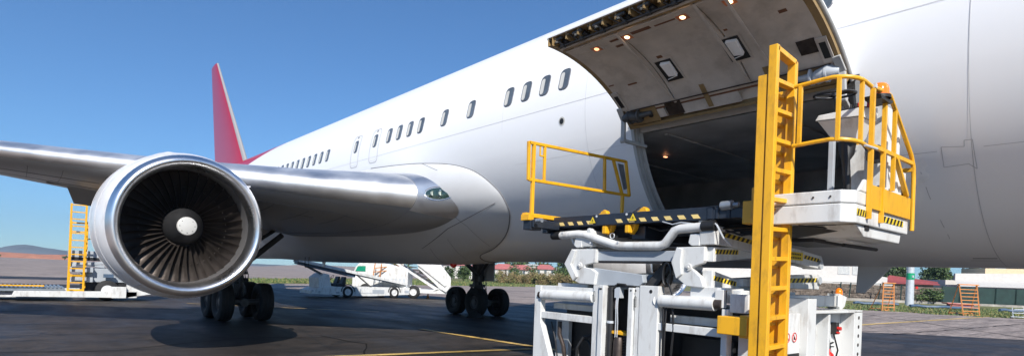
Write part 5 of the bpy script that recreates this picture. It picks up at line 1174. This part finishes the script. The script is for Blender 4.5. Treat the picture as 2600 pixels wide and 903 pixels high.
def trunk(p, h, r, parent, seed=1):
    rng = random.Random(seed); p = V3(p); m = MB(); m.tube([p, p + V3((.05 * h, 0, h * .4)), p + V3((0, .04 * h, h * .9))], [r, r * .75, r * .3], 8)
    for k in range(4):
        a = rng.uniform(0, 2 * PI); z = h * rng.uniform(.35, .6); m.tube([p + Z * z, p + V3((math.cos(a) * h * .25, math.sin(a) * h * .25, z + h * .3))], [r * .45, r * .12], 6)
    return m.build('trunk', bark, parent, smooth=50)
def shrub(T, s, rx, h, label, n=1600, size=.16, mats=leaf_mats, seed=1, cat='shrub', name='shrub', group=None):
    p = bg(T, s); o = thing(name, label, cat, tuple(p), group)
    trunk(p, h * .8, .06, o, seed); crown('foliage', p + Z * h * .52, rx, rx, h * .55, n, mats, o, size, seed); return o
shrub(130, -10.8, 1.9, 3.3, 'round green bush alone on the grass beyond the landing gear', seed=3, size=.22)
# dry hedge
hd = thing('hedge', 'dry brown and green hedge running along the airfield edge before the houses', 'hedge', tuple(bg(131, 4)))
for k, s in enumerate(range(-3, 15)):
    p = bg(131 + (k % 3) * .8 - s * .6, s * 1.05); crown('foliage', p + Z * 1.15, 1.7, 1.5, 1.5 + .22 * math.sin(k * 2.1), 1500, dry_mats if k % 4 else [dry_mats[1], leaf_mats[1], dry_mats[0]], hd, .15, 50 + k, 9)
for k, (T, s, h) in enumerate(((150, 11.3, 4.6), (152, 13.2, 3.9), (165, 0.5, 5.2), (168, 5.5, 5.0), (150, -6.0, 3.4), (160, -13, 3.2), (160, -17, 3.4))):
    lab = ['taller bright green bush at the right end of the hedge', 'dark green bush just right of the tallest hedge bush', 'small tree between the hedge and red-roofed houses', 'leafy tree behind the middle of the hedge', 'low bush left of the far landing gear strut', 'distant bush right of the passenger stairs', 'distant bush just beyond the top of the passenger stairs'][k]
    shrub(T, s, h * .55, h, lab, 900, .28, seed=90 + k)
# back tree line on the right
for k in range(12):
    s = 70 + k * 3.6; T = 122 + (k * 7 % 5) * 2.2; h = 6.4 + (k * 37 % 10) * .3
    p = bg(T, s); o = thing('tree', ORD[k] + ' dark tree from the left in the row behind the sheds and canopy', 'tree', tuple(p), 'trees behind the apron buildings')
    trunk(p, h * .7, .25, o, k); crown('crown', p + Z * h * .62, 2.9, 2.9, h * .42, 2600, leaf_mats if k % 3 else [leaf_mats[2], leaf_mats[0], leaf_mats[2]], o, .32, 200 + k, 12)
for k in range(13):
    s = -62 + k * 9.5 + (k * 29 % 7) * .6; T = 262 + (k * 13 % 9) * 3; h = 8.2 + (k * 41 % 10) * .35
    p = bg(T, s); o = thing('tree', ORD[k] + ' tree from the left in the far row beyond the red-roofed houses', 'tree', tuple(p), 'trees beyond the houses')
    trunk(p, h * .7, .3, o, 40 + k); crown('crown', p + Z * h * .5, 6.2, 4, h * .5, 900, leaf_mats, o, .7, 300 + k, 10)
# climbing bush over the stone wall
shrub(93.5, 67.5, 2.4, 2.4, 'leafy creeper bush spilling over the stone wall right of the light pole', 1500, .2, seed=33)
# small palms / weeds at left horizon
for k, (s, h, lb) in enumerate(((-324, 2.4, 'small dark tree on the left horizon behind the yellow ladder'), (-372, 1.8, 'tiny scrub bush on the red earth bank at far left'))):
    p = bg(424, s); o = thing('tree', lb, 'tree', tuple(p)); trunk(p, h, .3, o, k); crown('crown', p + Z * (h * .9 + 5.0 * 0), 1.6, 1.6, h * .55, 260, leaf_mats, o, .6, 70 + k, 5)
# grass tufts
m = MB(); rng = random.Random(5)
for k in range(9000):
    T = rng.uniform(46, 75); s = lerp(24 + (T - 46) * .4, 62, rng.random())
    if T < 50 + max(0, (33 - s)) * .3 and s < 36.5: continue
    if rng.random() < .35: T = 47.5 + rng.random() * 4 + (3 if s < 34 else 0)
    p = bg(T, s); h = rng.uniform(.05, .22); a = rng.uniform(0, PI); d = V3((math.cos(a), math.sin(a), 0)) * .07
    m.add([p - d + Z * .008, p + d + Z * .008, p + d * .4 + V3((rng.uniform(-.05, .05), 0, h))], [(0, 1, 2)], rng.randrange(3))
o = m.build('grass_tufts', [leaf_mats[1], dry_mats[1], leaf_mats[0]], fix=False); tag(o, 'rough grass and weeds between the tarmac and the fence', 'grass', kind='stuff')
m = MB()
for k in range(9000):
    t = rng.random(); q = rng.random(); a = V3((14, 60, 0)).lerp(V3((80, 79, 0)), t); b_ = V3((24, 80, 0)).lerp(V3((150, 150, 0)), t); p = a.lerp(b_, q * q) + Z * .01
    h = rng.uniform(.06, .28); a_ = rng.uniform(0, PI); d = V3((math.cos(a_), math.sin(a_), 0)) * .12
    m.add([p - d, p + d, p + d * .4 + V3((0, 0, h))], [(0, 1, 2)], rng.randrange(3))
o = m.build('verge_grass', [leaf_mats[1], dry_mats[1], leaf_mats[0]], fix=False); tag(o, 'yellow green grass strip along the far edge of the apron', 'grass', kind='stuff')

# ------------------------------------------------------------------ houses beyond the hedge
def house(T, s, wd, dp, ez, rz_, label, roofm=roof_tile, z0=0.0):
    o = thing('house', label, 'house', tuple(bg(T, s)), None); P = lambda a, b_, z: bp(T + b_, s + a, z)
    h = wd / 2; m = MB()
    m.add([P(-h, 0, z0), P(h, 0, z0), P(h, dp, z0), P(-h, dp, z0), P(-h, 0, ez), P(h, 0, ez), P(h, dp, ez), P(-h, dp, ez)], [(0, 1, 5, 4), (1, 2, 6, 5), (2, 3, 7, 6), (3, 0, 4, 7)])
    wm = m.build('wall', wall_white, o)
    e = .5; m = MB(); r0, r1 = P(-h * .45, dp / 2, rz_), P(h * .45, dp / 2, rz_)
    m.add([P(-h - e, -e, ez), P(h + e, -e, ez), P(h + e, dp + e, ez), P(-h - e, dp + e, ez), r0, r1], [(0, 1, 5, 4), (1, 2, 5), (2, 3, 4, 5), (3, 0, 4), (3, 2, 1, 0)]); m.build('roof', roofm, o)
    n = max(2, int(wd / 2.2))
    for k in range(n):
        a = lerp(-h + .8, h - 1.6, k / max(1, n - 1)); m = MB()
        m.prism([P(a, -.04, ez - 1.5), P(a + .8, -.04, ez - 1.5), P(a + .8, -.04, ez - .4), P(a, -.04, ez - .4)], tuple(-Fv * .03)); m.build('window', glass_dark, o)
    return o
house(205, -3.0, 9, 8, 3.9, 5.9, 'white house with a low red roof, nearest the landing gear')
house(200, 2.9, 9.5, 8, 3.95, 5.7, 'long red-roofed house in the middle behind the hedge')
house(198, 11.3, 7.0, 8, 4.4, 6.1, 'red-roofed white house with several windows, beside the loader')
house(240, 8.2, 6, 8, 6.4, 7.0, 'pale flat-topped house rising between the two red roofs', wall_white)
house(230, -25, 12, 9, 5.0, 7.2, 'distant white house with red roof above the stairs')
house(220, -12, 8, 8, 4.6, 6.2, 'small distant white house with red roof left of the gear strut')

# ------------------------------------------------------------------ right-hand background
# netting fence with posts
fn = thing('fence', 'dark green netting fence with metal posts along the edge of the apron', 'fence', tuple(bg(95, 70)))
m = MB(); m.prism([bp(95, 70, .35), bp(95, 100, .3), bp(95, 100, 2.9), bp(95, 70, 2.9)], tuple(Fv * .03)); m.build('netting', net_green, fn)
for s in (53.1, 54.7, 59.5, 63.1, 69.7, 72.7, 78.5, 81.8, 85, 88, 91):
    m = MB(); m.bar(bp(94.9, s, 0), bp(94.9, s + (0.3 if s < 60 else .1), 2.95), .14, .14, up=(1, 0, 0)); m.build('post', net_green, fn)
m = MB(); m.bar(bp(94.9, 52, 2.85), bp(94.9, 70, 2.9), .05, .05); m.bar(bp(94.9, 52, 2.2), bp(94.9, 70, 2.2), .04, .04); m.build('top_wire', net_green, fn)
# stone retaining wall
m = MB(); rng = random.Random(9)
for r_ in range(8):
    s = 36.0
    while s < 73:
        wd = rng.uniform(.5, 1.2); hh = .30
        m.prism([bp(97 - rng.uniform(0, .18), s, .3 + r_ * hh), bp(97 - rng.uniform(0, .18), s + wd - .04, .3 + r_ * hh), bp(97 - rng.uniform(0, .18), s + wd - .04, .3 + (r_ + 1) * hh - .03), bp(97 - rng.uniform(0, .18), s, .3 + (r_ + 1) * hh - .03)], tuple(Fv * .5)); s += wd
m.prism([bp(97.1, 36, 0), bp(97.1, 73, 0), bp(97.1, 73, 2.7), bp(97.1, 36, 2.7)], tuple(Fv * .5))
o = m.build('stone_wall', stone_mat, bevel=.0); tag(o, 'rough brown stone retaining wall behind the green fence posts', 'wall')
m = MB(); m.prism([bp(94, 50, 0), bp(93, 100, 0), bp(93, 100, .32), bp(94, 50, .42)], tuple(Fv * .8)); o = m.build('concrete_kerb', paint('weathered_concrete', (0.3, 0.28, 0.25), 0.9, var=.3, scale=1)); tag(o, 'pale weathered concrete kerb at the foot of the fence', 'kerb')
# white building with curtains
b1 = thing('building', 'white building with curtained windows above the stone wall, behind the belly aerial', 'building', tuple(bg(105, 62)))
m = MB(); m.prism([bp(105, 34, 2.9), bp(105, 65.7, 3.1), bp(105, 65.7, 6.8), bp(105, 34, 6.8)], tuple(Fv * 7)); m.prism([bp(104.6, 34, 3.0), bp(104.6, 67.1, 3.1), bp(104.6, 67.1, 4.2), bp(104.6, 65.8, 4.4), bp(104.6, 34, 4.35)], tuple(Fv * .3)); m.prism([bp(101, 34, 2.2), bp(101, 66, 2.2), bp(101, 66, 3.0), bp(101, 34, 3.0)], tuple(Fv * 8)); m.build('wall', wall_white, b1)
for k in range(3):
    s = 58.4 + k * 2.6; m = MB(); m.prism([bp(104.97, s, 4.45), bp(104.97, s + 2.1, 4.45), bp(104.97, s + 2.1, 6.3), bp(104.97, s, 6.3)], tuple(-Fv * .03)); wn = m.build('window', loader_grey, b1)
    m = MB()
    for j in range(9): m.prism([bp(104.93, s + .05 + j * .23, 4.5), bp(104.93, s + .17 + j * .23, 4.5), bp(104.93, s + .17 + j * .23, 6.25), bp(104.93, s + .05 + j * .23, 6.25)], tuple(-Fv * .03))
    m.build('curtain', pale_mat, wn)
# red roof shed
b2 = thing('shed', 'low shed with a dark red sloping roof beside the light pole', 'shed', tuple(bg(108, 74)))
m = MB(); m.add([bp(107, 68.6, 3.3), bp(107, 78.3, 3.35), bp(109, 79.2, 3.75), bp(110, 70.9, 4.75), bp(109, 69.2, 3.75)], [(0, 1, 2, 3, 4)]); m.add([bp(107, 68.6, 3.2), bp(107, 78.3, 3.25), bp(107, 78.3, 3.36), bp(107, 68.6, 3.31)], [(0, 1, 2, 3)]); m.bar(bp(110, 70.8, 4.75), bp(109, 79.3, 3.8), .2, .12); m.build('roof', roof_red, b2, fix=False)
m = MB(); m.prism([bp(108, 69.2, 1.5), bp(108, 77.8, 1.5), bp(108, 77.8, 3.25), bp(108, 69.2, 3.25)], tuple(Fv * 2)); m.build('wall', stone_mat, b2)
# canopy building
b3 = thing('building', 'long low building with a white canopy and fascia at the right edge', 'building', tuple(bg(105, 86)))
m = MB(); m.prism([bp(105, 79.5, 4.22), bp(105, 105, 4.95), bp(105, 105, 6.35), bp(105, 79.5, 5.46)], tuple(Fv * .4)); m.build('fascia', wall_white, b3)
m = MB(); m.add([bp(104.9, 79.5, 4.22), bp(104.9, 105, 4.95), bp(101, 105, 3.5), bp(101, 77.0, 3.15)], [(0, 1, 2, 3)]); m.prism([bp(101, 77, 3.12), bp(101, 105, 3.45), bp(101, 105, 3.58), bp(101, 77, 3.2)], tuple(-Fv * .1)); m.build('canopy', wall_white, b3, fix=False)
m = MB(); m.prism([bp(108, 80, 0), bp(108, 105, 0), bp(108, 105, 4.3), bp(108, 80, 4.3)], tuple(Fv * 6)); m.build('wall', wall_white, b3)
m = MB(); m.prism([bp(112, 90.5, 4), bp(112, 112, 4), bp(112, 112, 7.4), bp(112, 90.5, 6.9)], tuple(Fv * 6)); m.build('upper_storey', wall_cream, b3)
m = MB(); m.prism([bp(107.8, 82, .4), bp(107.8, 104, .4), bp(107.8, 104, 3.0), bp(107.8, 82, 3.0)], tuple(-Fv * .05)); m.build('shopfront', glass_dark, b3)
# light pole with green band
lp = thing('light_pole', 'thick pale grey light pole with a green band on the verge', 'light pole', tuple(bg(75, 51)))
m = MB(); p = bg(75, 51.03); m.tube([p, p + Z * 1, p + Z * 14], [.50, .47, .30], 24); m.build('pole', galv, lp, smooth=40)
m = MB(); m.tube([p + Z * 3.36, p + Z * 4.18], .475, 24); m.tube([p + Z * 3.6 - Fv * .46, p + Z * 3.9 - Fv * .46], .12, 6, 1); m.build('band', [green_paint, galv], lp, smooth=40)
m = MB(); m.box(0, 0, 0, 0, 0, 0) if False else None
q = bg(74.6, 51.6); m.obox(q + Z * 2.35, Rr * .25, Fv * .2, Z * .3); m.build('junction_box', red_paint, lp)
m = MB(); m.obox(p + Z * 14, Rr * 3, Fv * .3, Z * .2)
for k in (-1.2, -.4, .4, 1.2): m.obox(p + Rr * k + Z * 13.7, Rr * .5, Fv * .5, Z * .4)
m.build('floodlight_bar', galv, lp)
# orange step ladders
def step_ladder(T, s0, s1, h, lean, back, label):
    o = thing('step_ladder', label, 'ladder', tuple(bg(T, (s0 + s1) / 2)), 'orange ladders by the fence')
    m = MB(); m.bar(bp(T, s0, 0), bp(T + .3, s0 + lean, h), .07, .09, up=(1, 0, 0)); m.bar(bp(T, s1, 0), bp(T + .3, s1 + lean * .4, h), .07, .09, up=(1, 0, 0)); m.bar(bp(T + .3, s0 + lean - .1, h), bp(T + .3, s1 + lean * .4 + .1, h), .25, .08); m.build('side_rail', orange_paint, o)
    for k in range(8):
        t = (k + .25) / 8.6; m = MB(); m.bar(bp(T + .3 * t, s0 + lean * t, h * t), bp(T + .3 * t, s1 + lean * .4 * t, h * t), .09, .06); m.build('step', orange_paint, o)
    m = MB(); m.bar(bp(T + back, s0 - .1, 0), bp(T + .35, s0 + lean, h), .06, .06, up=(1, 0, 0)); m.bar(bp(T + back, s1 + back * .25, 0), bp(T + .35, s1 + lean * .4, h), .06, .06, up=(1, 0, 0)); m.bar(bp(T + back, s0 - .1, .15), bp(T + back, s1 + .6, .15), .06, .06); m.build('rear_leg', orange_paint, o)
    m = MB(); m.tube([bp(T + back, s1 + .7, .1), bp(T + back + .1, s1 + .7, .1)], .12, 10); m.tube([bp(T, s0 - .5, .1), bp(T + .1, s0 - .5, .1)], .12, 10); m.build('castor', black, o)
step_ladder(51, 32.35, 33.4, 2.46, .25, 1.6, 'orange step ladder nearer the belly aerial, with open rear legs')
step_ladder(48.3, 37.35, 38.7, 2.55, -.2, 1.5, 'orange step ladder standing right of the light pole')
o = thing('trolley', 'small grey metal step trolley cut by the right edge', 'trolley', tuple(bg(46, 40)))
m = MB()
for z, a in ((.45, 0), (.75, .15), (.15, -.1)): m.bar(bp(46, 39.4 + a, z), bp(46, 41, z), .05, .05)
for s in (39.5, 40.4): m.bar(bp(46, s, .08), bp(46.3, s + .15, .85), .05, .05, up=(1, 0, 0))
m.build('frame', galv, o); m = MB(); m.tube([bp(46, 39.4, .09), bp(46.08, 39.4, .09)], .09, 12); m.tube([bp(46, 40.6, .09), bp(46.08, 40.6, .09)], .09, 12); m.build('wheel', black_rub, o)
# blue barrier tubes on the verge
for i, (T, s0, s1, lb) in enumerate(((66, 45.0, 52.5, 'blue grey plastic pipe lying on the verge just right of the light pole'), (63, 52.6, 58.5, 'blue grey pipe on the verge behind the right orange ladder'), (70, 41.0, 46.2, 'blue grey pipe on the verge left of the light pole'))):
    m = MB(); m.tube([bp(T + .3 * math.sin(k * 1.3), lerp(s0, s1, k / 8), .22 + .06 * math.sin(k * 2)) for k in range(9)], .16, 8); o = m.build('plastic_pipe', blue_paint, smooth=50); tag(o, lb, 'pipe')
m = MB(); m.prism([bp(84, 62.5, .5), bp(84, 67.5, .35), bp(84, 67.3, .25), bp(84, 62.8, .3)], tuple(Fv * 1.2)); m.prism([bp(84.2, 63.2, 0), bp(84.2, 66.6, 0), bp(84.2, 66.6, .28), bp(84.2, 63.2, .32)], tuple(Fv * .8)); o = m.build('upturned_boat_tray', roof_tile, bevel=.03); tag(o, 'flat pinkish red tray lying at the foot of the fence', 'tray')
